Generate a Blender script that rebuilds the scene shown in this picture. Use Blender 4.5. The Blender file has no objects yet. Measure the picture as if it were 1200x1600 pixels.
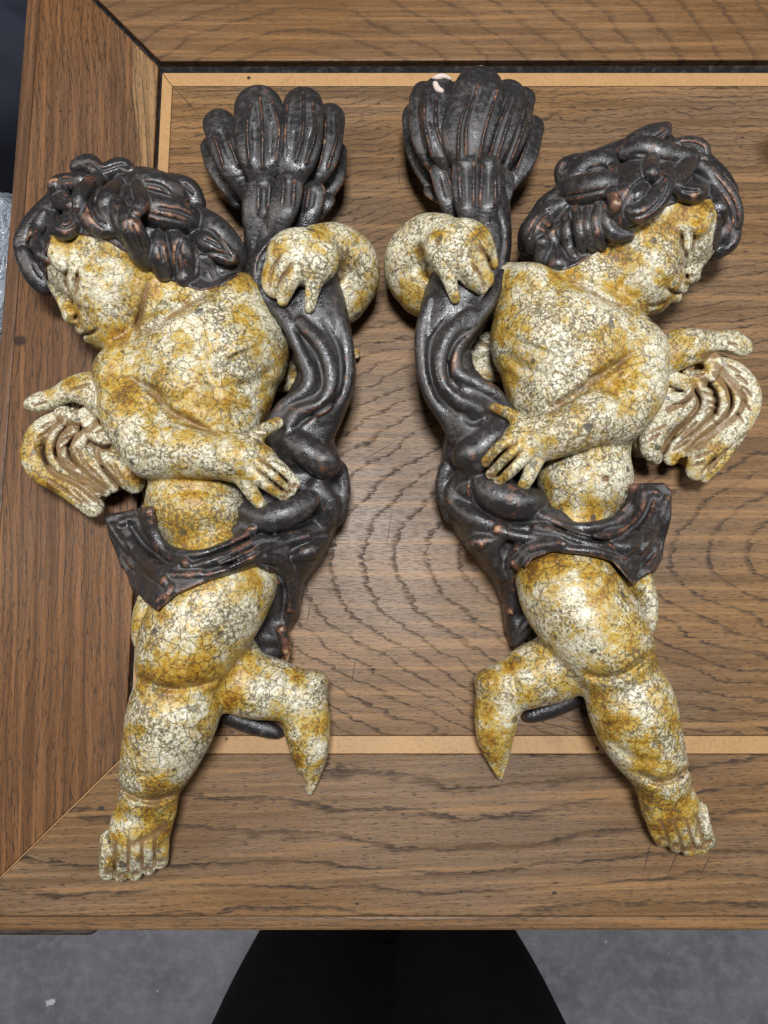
import bpy, math, random
import numpy as np

# ------------------------------------------------------------------ camera, world, lamps, exposure
random.seed(7); np.random.seed(7)
U = 0.0004                      # one design unit (one photo pixel on the table) in metres
TOP = 0.76                      # table top height
FPX, TH = 1200.0, math.radians(8.7)
CH = FPX * math.cos(TH)         # camera height over the table top, design units
scene = bpy.context.scene
COL = scene.collection

cam_d = bpy.data.cameras.new('camera')
cam = bpy.data.objects.new('camera', cam_d); COL.objects.link(cam)
cam.location = (0, 0, TOP + CH * U)
cam.rotation_euler = (TH, 0, 0)
cam_d.sensor_fit = 'VERTICAL'; cam_d.sensor_height = 24.0
cam_d.lens = FPX / 1600.0 * 24.0
cam_d.clip_start = 0.01; cam_d.clip_end = 50
scene.camera = cam

world = bpy.data.worlds.new('World'); scene.world = world; world.use_nodes = True
bgn = world.node_tree.nodes['Background']
bgn.inputs[0].default_value = (0.80, 0.88, 1.0, 1); bgn.inputs[1].default_value = 0.04

def area(name, loc, target, sx, sy, power, color):
    d = bpy.data.lights.new(name, 'AREA'); d.shape = 'RECTANGLE'; d.size = sx; d.size_y = sy
    d.energy = power; d.color = color
    o = bpy.data.objects.new(name, d); COL.objects.link(o); o.location = loc
    from mathutils import Vector
    o.rotation_euler = (Vector(target) - Vector(loc)).to_track_quat('-Z', 'Y').to_euler()
    return o
# ceiling lamps of the workshop
area('ceiling_lamp', (0.02, 0.30, TOP + 1.70), (0.02, 0.14, TOP), 0.36, 0.26, 37, (0.97, 0.98, 1.0))
area('ceiling_lamp', (-1.20, 0.30, TOP + 0.90), (-0.1, 0.1, TOP), 0.12, 0.6, 6.5, (1.0, 0.95, 0.88))
area('ceiling_lamp', (1.20, 0.35, TOP + 0.90), (0.1, 0.1, TOP), 0.12, 0.6, 6.0, (0.95, 0.97, 1.0))

vs_ = scene.view_settings
vs_.view_transform = 'Standard'; vs_.look = 'None'; vs_.gamma = 1.0; vs_.exposure = 0.0
vs_.use_curve_mapping = False
scene.cycles.max_bounces = 5; scene.cycles.diffuse_bounces = 3; scene.cycles.glossy_bounces = 3; scene.cycles.transmission_bounces = 3

# ------------------------------------------------------------------ pixel <-> design space
FW = np.array([0, math.sin(TH), -math.cos(TH)]); UPV = np.array([0, math.cos(TH), math.sin(TH)])
def W(u, v, z=0.0):
    dx = (u - 600.0) / FPX
    a = (800.0 - v) / FPX
    dy = a * UPV[1] + FW[1]; dz = a * UPV[2] + FW[2]
    t = (CH - z) / -dz
    return np.array([dx * t, dy * t, z], dtype=float)
def PX(x, y, z):
    zz = z - CH
    dep = y * FW[1] + zz * FW[2]
    upc = y * UPV[1] + zz * UPV[2]
    return 600.0 + FPX * x / dep, 800.0 - FPX * upc / dep
def SC(p):                      # design units per pixel at point p
    return (p[1] * FW[1] + (p[2] - CH) * FW[2]) / FPX

# ------------------------------------------------------------------ a small sculpting kit (distance fields -> mesh)
def smin(a, b, k):
    if k <= 0: return np.minimum(a, b)
    h = np.maximum(k - np.abs(a - b), 0) / k
    return np.minimum(a, b) - h * h * k * 0.25
def smax(a, b, k): return -smin(-a, -b, k)

def spline(pts, n):
    P = np.array(pts, float)
    if len(P) < 3 or n <= 1: return P
    Q = np.vstack([2 * P[0] - P[1], P, 2 * P[-1] - P[-2]])
    out = []
    for i in range(1, len(Q) - 2):
        p0, p1, p2, p3 = Q[i-1], Q[i], Q[i+1], Q[i+2]
        for t in np.linspace(0, 1, n, endpoint=False):
            out.append(0.5 * ((2*p1) + (-p0+p2)*t + (2*p0-5*p1+4*p2-p3)*t*t + (-p0+3*p1-3*p2+p3)*t**3))
    out.append(P[-1])
    out = np.array(out)
    out[:, 3] = np.maximum(out[:, 3], 0.8)
    return out

def self_poly(P, x, y):
    m = 30
    lo = P.min(0) - m; hi = P.max(0) + m
    out = np.full(x.shape, 60.0)
    w = (x > lo[0]) & (x < hi[0]) & (y > lo[1]) & (y < hi[1])
    if w.any(): out[w] = Field.poly2(P, x[w], y[w])
    return out

class Field:
    """Grid of signed distances.  Points are given as (photo x, photo y, height over the table, radius in px)."""
    def __init__(s, box, ztop, vox, zbot=-4, base=()):
        x0, y0, x1, y1 = box
        c = [W(u, v, z) for u in (x0, x1) for v in (y0, y1) for z in (0, ztop)]
        c = np.array(c)
        lo = c.min(0); hi = c.max(0); lo[2] = zbot; hi[2] = ztop + 4
        lo = np.floor(lo / vox) * vox
        s.v = vox; s.lo = lo
        s.n = np.ceil((hi - lo) / vox).astype(int) + 1
        s.F = np.full(s.n, 60.0, np.float32)
        s.ax = [(lo[i] + vox * np.arange(s.n[i])).astype(np.float32) for i in range(3)]
        s.base = list(base)
        s.stains = []; s.washes = []
    def reg(s, lo, hi):
        a = np.clip(np.floor((np.array(lo) - s.lo) / s.v).astype(int), 0, s.n)
        b = np.clip(np.ceil((np.array(hi) - s.lo) / s.v).astype(int) + 1, 0, s.n)
        if np.any(b <= a): return None
        sl = tuple(slice(a[i], b[i]) for i in range(3))
        X = s.ax[0][sl[0]][:, None, None]; Y = s.ax[1][sl[1]][None, :, None]; Z = s.ax[2][sl[2]][None, None, :]
        return sl, X, Y, Z
    def val(s, p):
        i = np.round((p - s.lo) / s.v).astype(int)
        ok = np.all((i >= 0) & (i < s.n), axis=-1)
        i = np.clip(i, 0, s.n - 1)
        return np.where(ok, s.F[i[..., 0], i[..., 1], i[..., 2]], 60.0)
    def surf(s, u, v):
        zs = np.arange(280, -1, -1.0)
        p = np.stack([W(u, v, z) for z in zs])
        d = s.val(p)
        for b in s.base: d = np.minimum(d, b.val(p))
        w = np.where(d < 0)[0]
        return zs[w[0]] if len(w) else 0.0
    def pts(s, pts):
        out = []
        for (u, v, z, r) in pts:
            if z >= 900: z = s.surf(u, v) + (z - 1000)
            p = W(u, v, z)
            out.append((p[0], p[1], p[2], r * SC(p)))
        return out
    def comb(s, sl, d, k, op):
        if op == 'u': s.F[sl] = smin(s.F[sl], d, k)
        elif op == 's': s.F[sl] = smax(s.F[sl], -d, k)
        else: s.F[sl] = smax(s.F[sl], d, k)
    def chain(s, pts, k=8, zs=1.0, op='u', n=5):
        P = spline(s.pts(pts), n)
        m = k + 3 * s.v + 2
        rm = P[:, 3].max() + m
        g = s.reg(P[:, :3].min(0) - rm, P[:, :3].max(0) + rm)
        if g is None: return
        sl, X, Y, Z = g
        D = np.full(np.broadcast_shapes(X.shape, Y.shape, Z.shape), 60.0, np.float32)
        o = [q.start for q in sl]
        for a, b in zip(P[:-1], P[1:]):
            r = max(a[3], b[3]) + m
            g2 = s.reg(np.minimum(a[:3], b[:3]) - r, np.maximum(a[:3], b[:3]) + r)
            if g2 is None: continue
            s2, x, y, z = g2
            ba = b[:3] - a[:3]; L2 = float(ba @ ba) + 1e-6
            px, py, pz = x - a[0], y - a[1], z - a[2]
            t = np.clip((px * ba[0] + py * ba[1] + pz * ba[2]) / L2, 0, 1)
            dx = px - ba[0] * t; dy = py - ba[1] * t; dz = (pz - ba[2] * t) / zs
            d = np.sqrt(dx*dx + dy*dy + dz*dz) - (a[3] + (b[3] - a[3]) * t)
            if zs < 1: d = d * (0.5 + 0.5 * zs)
            q = tuple(slice(s2[i].start - o[i], s2[i].stop - o[i]) for i in range(3))
            D[q] = np.minimum(D[q], d)
        s.comb(sl, D, k, op)
    def ell(s, u, v, z, rx, ry, rz, ang=0, k=10, op='u'):
        if z >= 900: z = s.surf(u, v) + (z - 1000)
        c = W(u, v, z); sc = SC(c); rx *= sc; ry *= sc
        R = max(rx, ry) + k + 8
        g = s.reg(c - [R, R, rz + k + 8], c + [R, R, rz + k + 8])
        if g is None: return
        sl, X, Y, Z = g
        a = -math.radians(ang); ca, sa = math.cos(a), math.sin(a)
        dx, dy, dz = X - c[0], Y - c[1], Z - c[2]
        lx = dx * ca + dy * sa; ly = -dx * sa + dy * ca
        k0 = np.sqrt((lx/rx)**2 + (ly/ry)**2 + (dz/rz)**2)
        k1 = np.sqrt((lx/rx**2)**2 + (ly/ry**2)**2 + (dz/rz**2)**2) + 1e-6
        s.comb(sl, (k0 * (k0 - 1) / k1).astype(np.float32), k, op)
    @staticmethod
    def poly2(P, x, y):
        d2 = np.full(x.shape, 1e12); ins = np.ones(x.shape)
        for i in range(len(P)):
            a, b = P[i], P[i-1]
            ex, ey = b - a; wx, wy = x - a[0], y - a[1]
            t = np.clip((wx*ex + wy*ey) / (ex*ex + ey*ey + 1e-9), 0, 1)
            d2 = np.minimum(d2, (wx-ex*t)**2 + (wy-ey*t)**2)
            c1 = y >= a[1]; c2 = y < b[1]; c3 = ex*wy > ey*wx
            ins = np.where((c1 & c2 & c3) | (~c1 & ~c2 & ~c3), -ins, ins)
        return ins * np.sqrt(d2)
    def sheet(s, outline, tops, zref=60, z0=4, ke=14, k=10, pw=3.0, op='u'):
        """relief with the given plan outline whose top follows the given heights"""
        P = np.array([W(u, v, zref)[:2] for u, v in outline])
        T = np.array([W(u, v, z if z < 900 else s.surf(u, v) + z - 1000) for u, v, z in tops])
        m = k + ke + 6
        g = s.reg([*(P.min(0) - m), z0 - m], [*(P.max(0) + m), T[:, 2].max() + m])
        if g is None: return
        sl, X, Y, Z = g
        x = np.broadcast_to(X[:, :, 0], (X.shape[0], Y.shape[1])).astype(float)
        y = np.broadcast_to(Y[:, :, 0], x.shape).astype(float)
        d2 = s.poly2(P, x, y)
        wsum = 0; h = 0
        for t in T:
            w = 1.0 / ((x - t[0])**2 + (y - t[1])**2 + 80.0) ** (pw / 2)
            wsum = wsum + w; h = h + w * t[2]
        h = h / wsum
        d = smax(d2[:, :, None], (Z - h[:, :, None]) * 0.8, ke)
        d = smax(d, np.broadcast_to(z0 - Z, d.shape), 4)
        s.comb(sl, d.astype(np.float32), k, op)
    def shell(s, b, off, outline, ke=6, k=4, zmin=10):
        """a skin of thickness off over field b, trimmed to an outline drawn in the photo"""
        a0 = np.round((s.lo - b.lo) / s.v).astype(int)
        lo = np.maximum(0, -a0); hi = np.minimum(s.n, b.n - a0)
        sl = tuple(slice(lo[i], hi[i]) for i in range(3)); sb = tuple(slice(lo[i] + a0[i], hi[i] + a0[i]) for i in range(3))
        P = np.array(outline, float)
        X = s.ax[0][sl[0]][:, None, None]; Y = s.ax[1][sl[1]][None, :, None]
        for kz in range(sl[2].start, sl[2].stop):
            z = float(s.ax[2][kz])
            if z < zmin: continue
            pu, pv = PX(X[:, :, 0], Y[:, :, 0], z); pu, pv = np.broadcast_arrays(pu, pv)
            bf = b.F[sb[0], sb[1], kz + a0[2]] - off
            if not (bf < 20).any(): continue
            d = smax(self_poly(P, pu, pv), bf, ke)
            q = (sl[0], sl[1], kz)
            s.F[q] = smin(s.F[q], d.astype(np.float32), k)
    def lock(s, pts, k=1.2, n=7, up=4):
        """a lock of hair: a tapered roll carved into two or three strands"""
        s.chain([(p[0], p[1], p[2] + up, p[3] * 1.12) for p in pts], k=k, n=n)
        P = spline([(p[0], p[1], 0, p[3]) for p in pts], 4)
        R = P[:, 3].max()
        if R < 9 or len(P) < 6: return
        t = np.gradient(P[:, :2], axis=0); t /= np.linalg.norm(t, axis=1, keepdims=True) + 1e-6
        nn = np.stack([-t[:, 1], t[:, 0]], 1)
        if R > 13:
            q = P[:, :2] + nn * P[:, 3:4] * (0.25 if R > 18 else -0.30)
            s.etch([tuple(a) for a in q[2:-2]], 2.2, 3.4, zmin=50, n=1)
    def etch(s, pts, w, amt, zmin=20, zmax=260, wash=0.0, n=4, taper=True):
        """carve (amt>0) or raise (amt<0) a line into the visible surface"""
        P = spline([(u, v, 0, 1) for u, v in pts], n)[:, :2]
        lo = P.min(0) - 3 * w; hi = P.max(0) + 3 * w
        c = np.array([W(u, v, z) for u in (lo[0], hi[0]) for v in (lo[1], hi[1]) for z in (zmin, zmax)])
        g = s.reg(c.min(0), c.max(0))
        if g is None: return
        sl, X, Y, Z = g
        G = s.F[sl]
        ii = np.nonzero(np.abs(G) < 14)
        if len(ii[0]):
            pu, pv = PX(X[ii[0], 0, 0], Y[0, ii[1], 0], Z[0, 0, ii[2]])
            m = (pu > lo[0]) & (pu < hi[0]) & (pv > lo[1]) & (pv < hi[1])
            ii = tuple(a[m] for a in ii); pu = pu[m]; pv = pv[m]
            d2 = np.full(pu.shape, 1e9); tt = np.zeros(pu.shape)
            N = len(P) - 1
            for i in range(N):
                a, b = P[i], P[i+1]; e = b - a; L2 = e @ e + 1e-6
                t = np.clip(((pu-a[0])*e[0] + (pv-a[1])*e[1]) / L2, 0, 1)
                q = (pu-a[0]-e[0]*t)**2 + (pv-a[1]-e[1]*t)**2
                if taper: tt = np.where(q < d2, (i + t) / N, tt)
                d2 = np.minimum(d2, q)
            f = np.exp(-d2 / (w * w))
            if taper: f = f * (0.25 + 0.75 * np.clip(np.minimum(tt, 1 - tt) * 5, 0, 1))
            G[ii] += (amt * f).astype(np.float32)
        if wash: s.washes.append((P, w * 1.25, wash))
    def mesh(s, name, mat, parent, smooth=1):
        F = s.F; n = s.n; ins = F < 0
        c = np.zeros(n - 1, np.uint8)
        for i in (0, 1):
            for j in (0, 1):
                for k in (0, 1):
                    c += ins[i:n[0]-1+i, j:n[1]-1+j, k:n[2]-1+k]
        I = np.argwhere((c > 0) & (c < 8))
        if len(I) == 0: raise RuntimeError(name)
        vid = np.full(n - 1, -1, np.int32); vid[I[:, 0], I[:, 1], I[:, 2]] = np.arange(len(I))
        acc = np.zeros((len(I), 3)); cnt = np.zeros(len(I))
        for ax in range(3):
            o1, o2 = [(1, 2), (0, 2), (0, 1)][ax]
            for a in (0, 1):
                for b in (0, 1):
                    off = np.zeros(3, int); off[o1] = a; off[o2] = b
                    p = I + off; q = p.copy(); q[:, ax] += 1
                    f0 = F[p[:, 0], p[:, 1], p[:, 2]].astype(float); f1 = F[q[:, 0], q[:, 1], q[:, 2]].astype(float)
                    m = (f0 < 0) != (f1 < 0)
                    t = np.where(m, f0 / np.where(m, f0 - f1, 1), 0)
                    pos = p.astype(float); pos[:, ax] += t
                    acc[m] += pos[m]; cnt[m] += 1
        V = acc / cnt[:, None] * s.v + s.lo
        quads = []
        for ax in range(3):
            o1, o2 = [(1, 2), (2, 0), (0, 1)][ax]
            sa = [slice(None)] * 3; sb = [slice(None)] * 3
            sa[ax] = slice(0, -1); sb[ax] = slice(1, None)
            A = ins[tuple(sa)]; B = ins[tuple(sb)]
            E = np.argwhere(A != B)
            E = E[(E[:, o1] > 0) & (E[:, o2] > 0) & (E[:, o1] < n[o1]-1) & (E[:, o2] < n[o2]-1)]
            fl = A[E[:, 0], E[:, 1], E[:, 2]]
            def vv(da, db):
                q = E.copy(); q[:, o1] -= da; q[:, o2] -= db
                return vid[q[:, 0], q[:, 1], q[:, 2]]
            Q = np.stack([vv(1, 1), vv(0, 1), vv(0, 0), vv(1, 0)], 1)
            Q[~fl] = Q[~fl][:, ::-1]
            quads.append(Q)
        Q = np.vstack(quads); Q = Q[(Q >= 0).all(1)]
        e0 = Q.ravel(); e1 = np.roll(Q, -1, 1).ravel()
        deg = np.bincount(e0, minlength=len(V)) + np.bincount(e1, minlength=len(V)); deg = np.maximum(deg, 1)
        def nb(a):
            if a.ndim == 1:
                return (np.bincount(e0, a[e1], len(V)) + np.bincount(e1, a[e0], len(V))) / deg
            return np.stack([nb(a[:, i]) for i in range(a.shape[1])], 1)
        for _ in range(smooth):
            V = V + 0.5 * (nb(V) - V)
            V = V - 0.48 * (nb(V) - V)
        V = V + 0.30 * (nb(V) - V)
        d1 = V[Q[:, 2]] - V[Q[:, 0]]; d2 = V[Q[:, 3]] - V[Q[:, 1]]
        fn = np.cross(d1, d2)
        N = np.zeros_like(V)
        for i in range(4):
            for a in range(3): N[:, a] += np.bincount(Q[:, i], fn[:, a], len(V))
        N /= np.linalg.norm(N, axis=1, keepdims=True) + 1e-9
        lap = nb(V) - V
        cv = -(lap * N).sum(1) / s.v
        for _ in range(3): cv = 0.4 * cv + 0.6 * nb(cv)
        # pigments: authored stains and washes
        pu, pv = PX(V[:, 0], V[:, 1], V[:, 2])
        och = np.zeros(len(V)); was = np.zeros(len(V))
        for (u, v, r, a) in s.stains:
            och = np.maximum(och, a * np.exp(-((pu-u)**2 + (pv-v)**2) / (r*r)))
        for (P, w, a) in s.washes:
            lo = P.min(0) - 3*w; hi = P.max(0) + 3*w
            m = np.where((pu > lo[0]) & (pu < hi[0]) & (pv > lo[1]) & (pv < hi[1]))[0]
            d = np.full(len(m), 1e9)
            for i in range(len(P)-1):
                e = P[i+1]-P[i]; L2 = e@e + 1e-6
                t = np.clip(((pu[m]-P[i,0])*e[0] + (pv[m]-P[i,1])*e[1])/L2, 0, 1)
                d = np.minimum(d, (pu[m]-P[i,0]-e[0]*t)**2 + (pv[m]-P[i,1]-e[1]*t)**2)
            was[m] = np.maximum(was[m], a * np.exp(-d/(w*w)))
        me = bpy.data.meshes.new(name)
        me.vertices.add(len(V)); me.loops.add(Q.size); me.polygons.add(len(Q))
        Vw = V * U; Vw[:, 2] += TOP
        Vw = Vw - ORG
        me.vertices.foreach_set('co', Vw.astype(np.float32).ravel())
        me.loops.foreach_set('vertex_index', Q.astype(np.int32).ravel())
        me.polygons.foreach_set('loop_start', np.arange(0, Q.size, 4, dtype=np.int32))
        me.polygons.foreach_set('use_smooth', np.ones(len(Q), bool))
        me.update(calc_edges=True); me.validate()
        for nm, arr in (('convex', cv), ('ochre', och), ('wash', was)):
            at = me.attributes.new(nm, 'FLOAT', 'POINT'); at.data.foreach_set('value', arr.astype(np.float32))
        me.materials.append(mat)
        o = bpy.data.objects.new(name, me); COL.objects.link(o); o.parent = parent
        return o
ORG = np.zeros(3)

def tag(o, label=None, cat=None, group=None, kind=None):
    if label: o['label'] = label
    if cat: o['category'] = cat
    if group: o['group'] = group
    if kind: o['kind'] = kind
    return o
def empty(name, loc):
    o = bpy.data.objects.new(name, None); COL.objects.link(o); o.location = loc; o.empty_display_size = 0.05
    return o

# ------------------------------------------------------------------ material helpers
class NT:
    def __init__(s, name):
        s.m = bpy.data.materials.new(name); s.m.use_nodes = True
        s.t = s.m.node_tree; s.t.nodes.clear()
        s.out = s.t.nodes.new('ShaderNodeOutputMaterial'); s.b = s.t.nodes.new('ShaderNodeBsdfPrincipled')
        s.t.links.new(s.b.outputs[0], s.out.inputs[0])
    def set(s, sock, v):
        if isinstance(v, bpy.types.NodeSocket): s.t.links.new(v, sock)
        elif v is not None:
            if hasattr(sock.default_value, '__len__') and not hasattr(v, '__len__'): v = (v,) * len(sock.default_value)
            if hasattr(v, '__len__') and len(v) == 3 and len(sock.default_value) == 4: v = (*v, 1)
            sock.default_value = v
    def math(s, op, a, b=None, c=None, clamp=False):
        n = s.t.nodes.new('ShaderNodeMath'); n.operation = op; n.use_clamp = clamp
        s.set(n.inputs[0], a)
        if b is not None: s.set(n.inputs[1], b)
        if c is not None: s.set(n.inputs[2], c)
        return n.outputs[0]
    def ramp(s, x, a, b, lo=0.0, hi=1.0):
        n = s.t.nodes.new('ShaderNodeMapRange'); n.interpolation_type = 'SMOOTHSTEP'
        s.set(n.inputs[0], x); s.set(n.inputs[1], a); s.set(n.inputs[2], b); s.set(n.inputs[3], lo); s.set(n.inputs[4], hi)
        return n.outputs[0]
    def mix(s, f, a, b, mode='MIX'):
        n = s.t.nodes.new('ShaderNodeMix'); n.data_type = 'RGBA'; n.blend_type = mode
        s.set(n.inputs[0], f); s.set(n.inputs[6], a); s.set(n.inputs[7], b)
        return n.outputs[2]
    def coord(s):
        n = s.t.nodes.new('ShaderNodeTexCoord'); return n.outputs['Object']
    def map(s, v, scale=(1,1,1), rot=(0,0,0), loc=(0,0,0)):
        n = s.t.nodes.new('ShaderNodeMapping'); s.set(n.inputs[0], v)
        n.inputs[1].default_value = loc; n.inputs[2].default_value = rot; n.inputs[3].default_value = scale
        return n.outputs[0]
    def noise(s, v, scale, detail=3, rough=0.55, dist=0.0, col=False):
        n = s.t.nodes.new('ShaderNodeTexNoise'); s.set(n.inputs['Vector'], v)
        n.inputs['Scale'].default_value = scale; n.inputs['Detail'].default_value = detail
        n.inputs['Roughness'].default_value = rough; n.inputs['Distortion'].default_value = dist
        return n.outputs[1 if col else 0]
    def voro(s, v, scale, feature='F1', rnd=1.0, out=0):
        n = s.t.nodes.new('ShaderNodeTexVoronoi'); n.feature = feature; s.set(n.inputs['Vector'], v)
        n.inputs['Scale'].default_value = scale; n.inputs['Randomness'].default_value = rnd
        return n.outputs[out]
    def attr(s, name):
        n = s.t.nodes.new('ShaderNodeAttribute'); n.attribute_name = name; return n.outputs['Fac']
    def vadd(s, a, b, scale=None):
        n = s.t.nodes.new('ShaderNodeVectorMath'); n.operation = 'MULTIPLY_ADD'
        s.set(n.inputs[0], b); s.set(n.inputs[1], scale if scale is not None else (1,1,1)); s.set(n.inputs[2], a)
        return n.outputs[0]
    def sep(s, v):
        n = s.t.nodes.new('ShaderNodeSeparateXYZ'); s.set(n.inputs[0], v); return n.outputs
    def comb(s, x, y, z):
        n = s.t.nodes.new('ShaderNodeCombineXYZ'); s.set(n.inputs[0], x); s.set(n.inputs[1], y); s.set(n.inputs[2], z); return n.outputs[0]
    def bump(s, h, strength, dist):
        n = s.t.nodes.new('ShaderNodeBump'); n.inputs['Strength'].default_value = strength
        n.inputs['Distance'].default_value = dist; s.set(n.inputs['Height'], h); return n.outputs[0]
    def done(s, col, rough, normal=None, spec=0.5, **kw):
        s.set(s.b.inputs['Base Color'], col); s.set(s.b.inputs['Roughness'], rough)
        s.set(s.b.inputs['Specular IOR Level'], spec)
        if normal is not None: s.set(s.b.inputs['Normal'], normal)
        for k, v in kw.items(): s.set(s.b.inputs[k.replace('_', ' ')], v)
        return s.m

# ---- crackled gilded flesh paint
def skin_material(name, seed):
    t = NT(name); v = t.map(t.coord(), loc=(seed, seed * .7, seed * .3))
    ochre, wash = t.attr('ochre'), t.attr('wash')
    nz = t.noise(v, 150, 2, col=True)
    wv = t.vadd(v, nz, (0.0046, 0.0046, 0.0046))
    # crackle: large cells in places, finer cells elsewhere
    e1 = t.voro(wv, 138, 'DISTANCE_TO_EDGE'); e2 = t.voro(wv, 310, 'DISTANCE_TO_EDGE')
    mk = t.noise(v, 24, 2)
    c1 = t.math('MULTIPLY', t.ramp(e1, 0.010, 0.056, 1, 0), t.ramp(mk, 0.33, 0.48))
    c2 = t.math('MULTIPLY', t.ramp(e2, 0.01, 0.085, 1, 0), t.ramp(mk, 0.64, 0.46, 0.05, 0.42))
    crack = t.math('MAXIMUM', c1, c2)
    # mottling
    big = t.noise(t.map(v, loc=(1, 5, 3)), 26, 3, 0.6); fine = t.noise(v, 430, 3, 0.7); mid = t.noise(t.map(v, loc=(7, 2, 9)), 130, 3, 0.65)
    fo = t.math('SUBTRACT', fine, 0.5); mo = t.math('SUBTRACT', mid, 0.5)
    yel = t.math('ADD', t.math('MULTIPLY', ochre, 0.66), t.ramp(big, 0.40, 0.74, 0.0, 0.52))
    yel = t.math('ADD', yel, t.math('ADD', t.math('MULTIPLY', fo, 1.7), t.math('MULTIPLY', mo, 1.7)))
    cream = t.mix(t.ramp(fine, 0.34, 0.58), (0.36, 0.295, 0.14), (0.76, 0.72, 0.57))
    col = t.mix(t.ramp(yel, 0.08, 0.50, 0.0, 0.95), cream, (0.50, 0.335, 0.055))
    col = t.mix(t.ramp(yel, 0.42, 0.80), col, (0.38, 0.20, 0.022))
    col = t.mix(t.ramp(yel, 0.80, 1.15), col, (0.17, 0.072, 0.012))
    # olive brown speckle where the paint is rubbed through
    sp = t.noise(t.map(v, loc=(4, 4, 1)), 540, 3, 0.75)
    spm = t.ramp(t.noise(t.map(v, loc=(2, 8, 1)), 34, 2), 0.32, 0.68, 0.615, 0.475)
    spk = t.ramp(t.math('SUBTRACT', sp, spm), -0.015, 0.045)
    col = t.mix(t.math('MULTIPLY', spk, 0.82), col, (0.115, 0.080, 0.030))
    # dark round losses
    vn = t.t.nodes.new('ShaderNodeTexVoronoi'); t.set(vn.inputs['Vector'], wv); vn.inputs['Scale'].default_value = 115
    vs, vc = vn.outputs[0], t.sep(vn.outputs[1])
    size = t.math('MULTIPLY_ADD', vc[1], 0.26, 0.08)
    los = t.math('MULTIPLY', t.ramp(t.math('SUBTRACT', vs, size), -0.06, 0.03, 1, 0), t.math('GREATER_THAN', vc[0], 0.76))
    los = t.math('MULTIPLY', los, t.ramp(big, 0.64, 0.50))
    col = t.mix(t.math('MULTIPLY', los, 0.85), col, (0.065, 0.056, 0.048))
    col = t.mix(t.math('MULTIPLY', crack, 0.70), col, (0.060, 0.044, 0.026))
    wcol = t.mix(fine, (0.11, 0.052, 0.018), (0.30, 0.185, 0.08))
    wm = t.ramp(t.math('ADD', wash, t.math('ADD', t.math('MULTIPLY', mo, 1.3), t.math('MULTIPLY', fo, 1.0))), 0.25, 0.70, 0, 0.88)
    col = t.mix(wm, col, wcol)
    h = t.math('MULTIPLY', fine, 0.8)
    r = t.math('ADD', t.ramp(fine, 0.3, 0.7, 0.42, 0.26), t.math('MULTIPLY', spk, 0.22))
    return t.done(col, r, t.bump(h, 0.7, 0.0010), spec=0.5)

# ---- worn black-brown lacquer over red bole
def dark_material(name, seed):
    t = NT(name); v = t.map(t.coord(), loc=(seed, seed * .4, seed * .9))
    cvx = t.attr('convex'); och = t.attr('ochre')
    fine = t.noise(v, 300, 5, 0.7); mid = t.noise(t.map(v, loc=(3, 1, 7)), 70, 4, 0.65); big = t.noise(t.map(v, loc=(9, 1, 4)), 22, 3)
    fo = t.math('SUBTRACT', fine, 0.5); mo = t.math('SUBTRACT', mid, 0.5)
    col = t.mix(big, (0.014, 0.013, 0.015), (0.034, 0.029, 0.027))
    col = t.mix(t.ramp(t.math('ADD', fine, t.math('MULTIPLY', mo, 0.7)), 0.52, 0.72, 0, 0.8), col, (0.072, 0.062, 0.057))
    # dust that settled in the hollows: paler
    dust = t.math('MULTIPLY', t.ramp(cvx, -0.008, -0.045), t.ramp(mid, 0.3, 0.6))
    col = t.mix(t.math('MULTIPLY', dust, 0.5), col, (0.085, 0.080, 0.080))
    w = t.math('ADD', t.math('MULTIPLY', t.ramp(cvx, 0.012, 0.065), 0.44), t.math('MULTIPLY', och, 0.48))
    w = t.math('ADD', w, t.math('ADD', t.math('MULTIPLY', mo, 1.7), t.math('MULTIPLY', fo, 1.7)))
    col = t.mix(t.ramp(w, 0.36, 0.62, 0, 0.85), col, (0.13, 0.050, 0.026))
    col = t.mix(t.ramp(w, 0.66, 0.88, 0, 0.9), col, (0.36, 0.21, 0.115))
    r = t.ramp(t.math('ADD', fine, t.math('MULTIPLY', mo, 0.6)), 0.32, 0.64, 0.15, 0.50); r = t.math('ADD', r, t.math('MULTIPLY', dust, 0.3))
    h = t.math('ADD', t.math('MULTIPLY', fine, 0.6), t.math('MULTIPLY', mid, 0.5))
    return t.done(col, r, t.bump(h, 0.75, 0.0011), spec=0.8)

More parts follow.
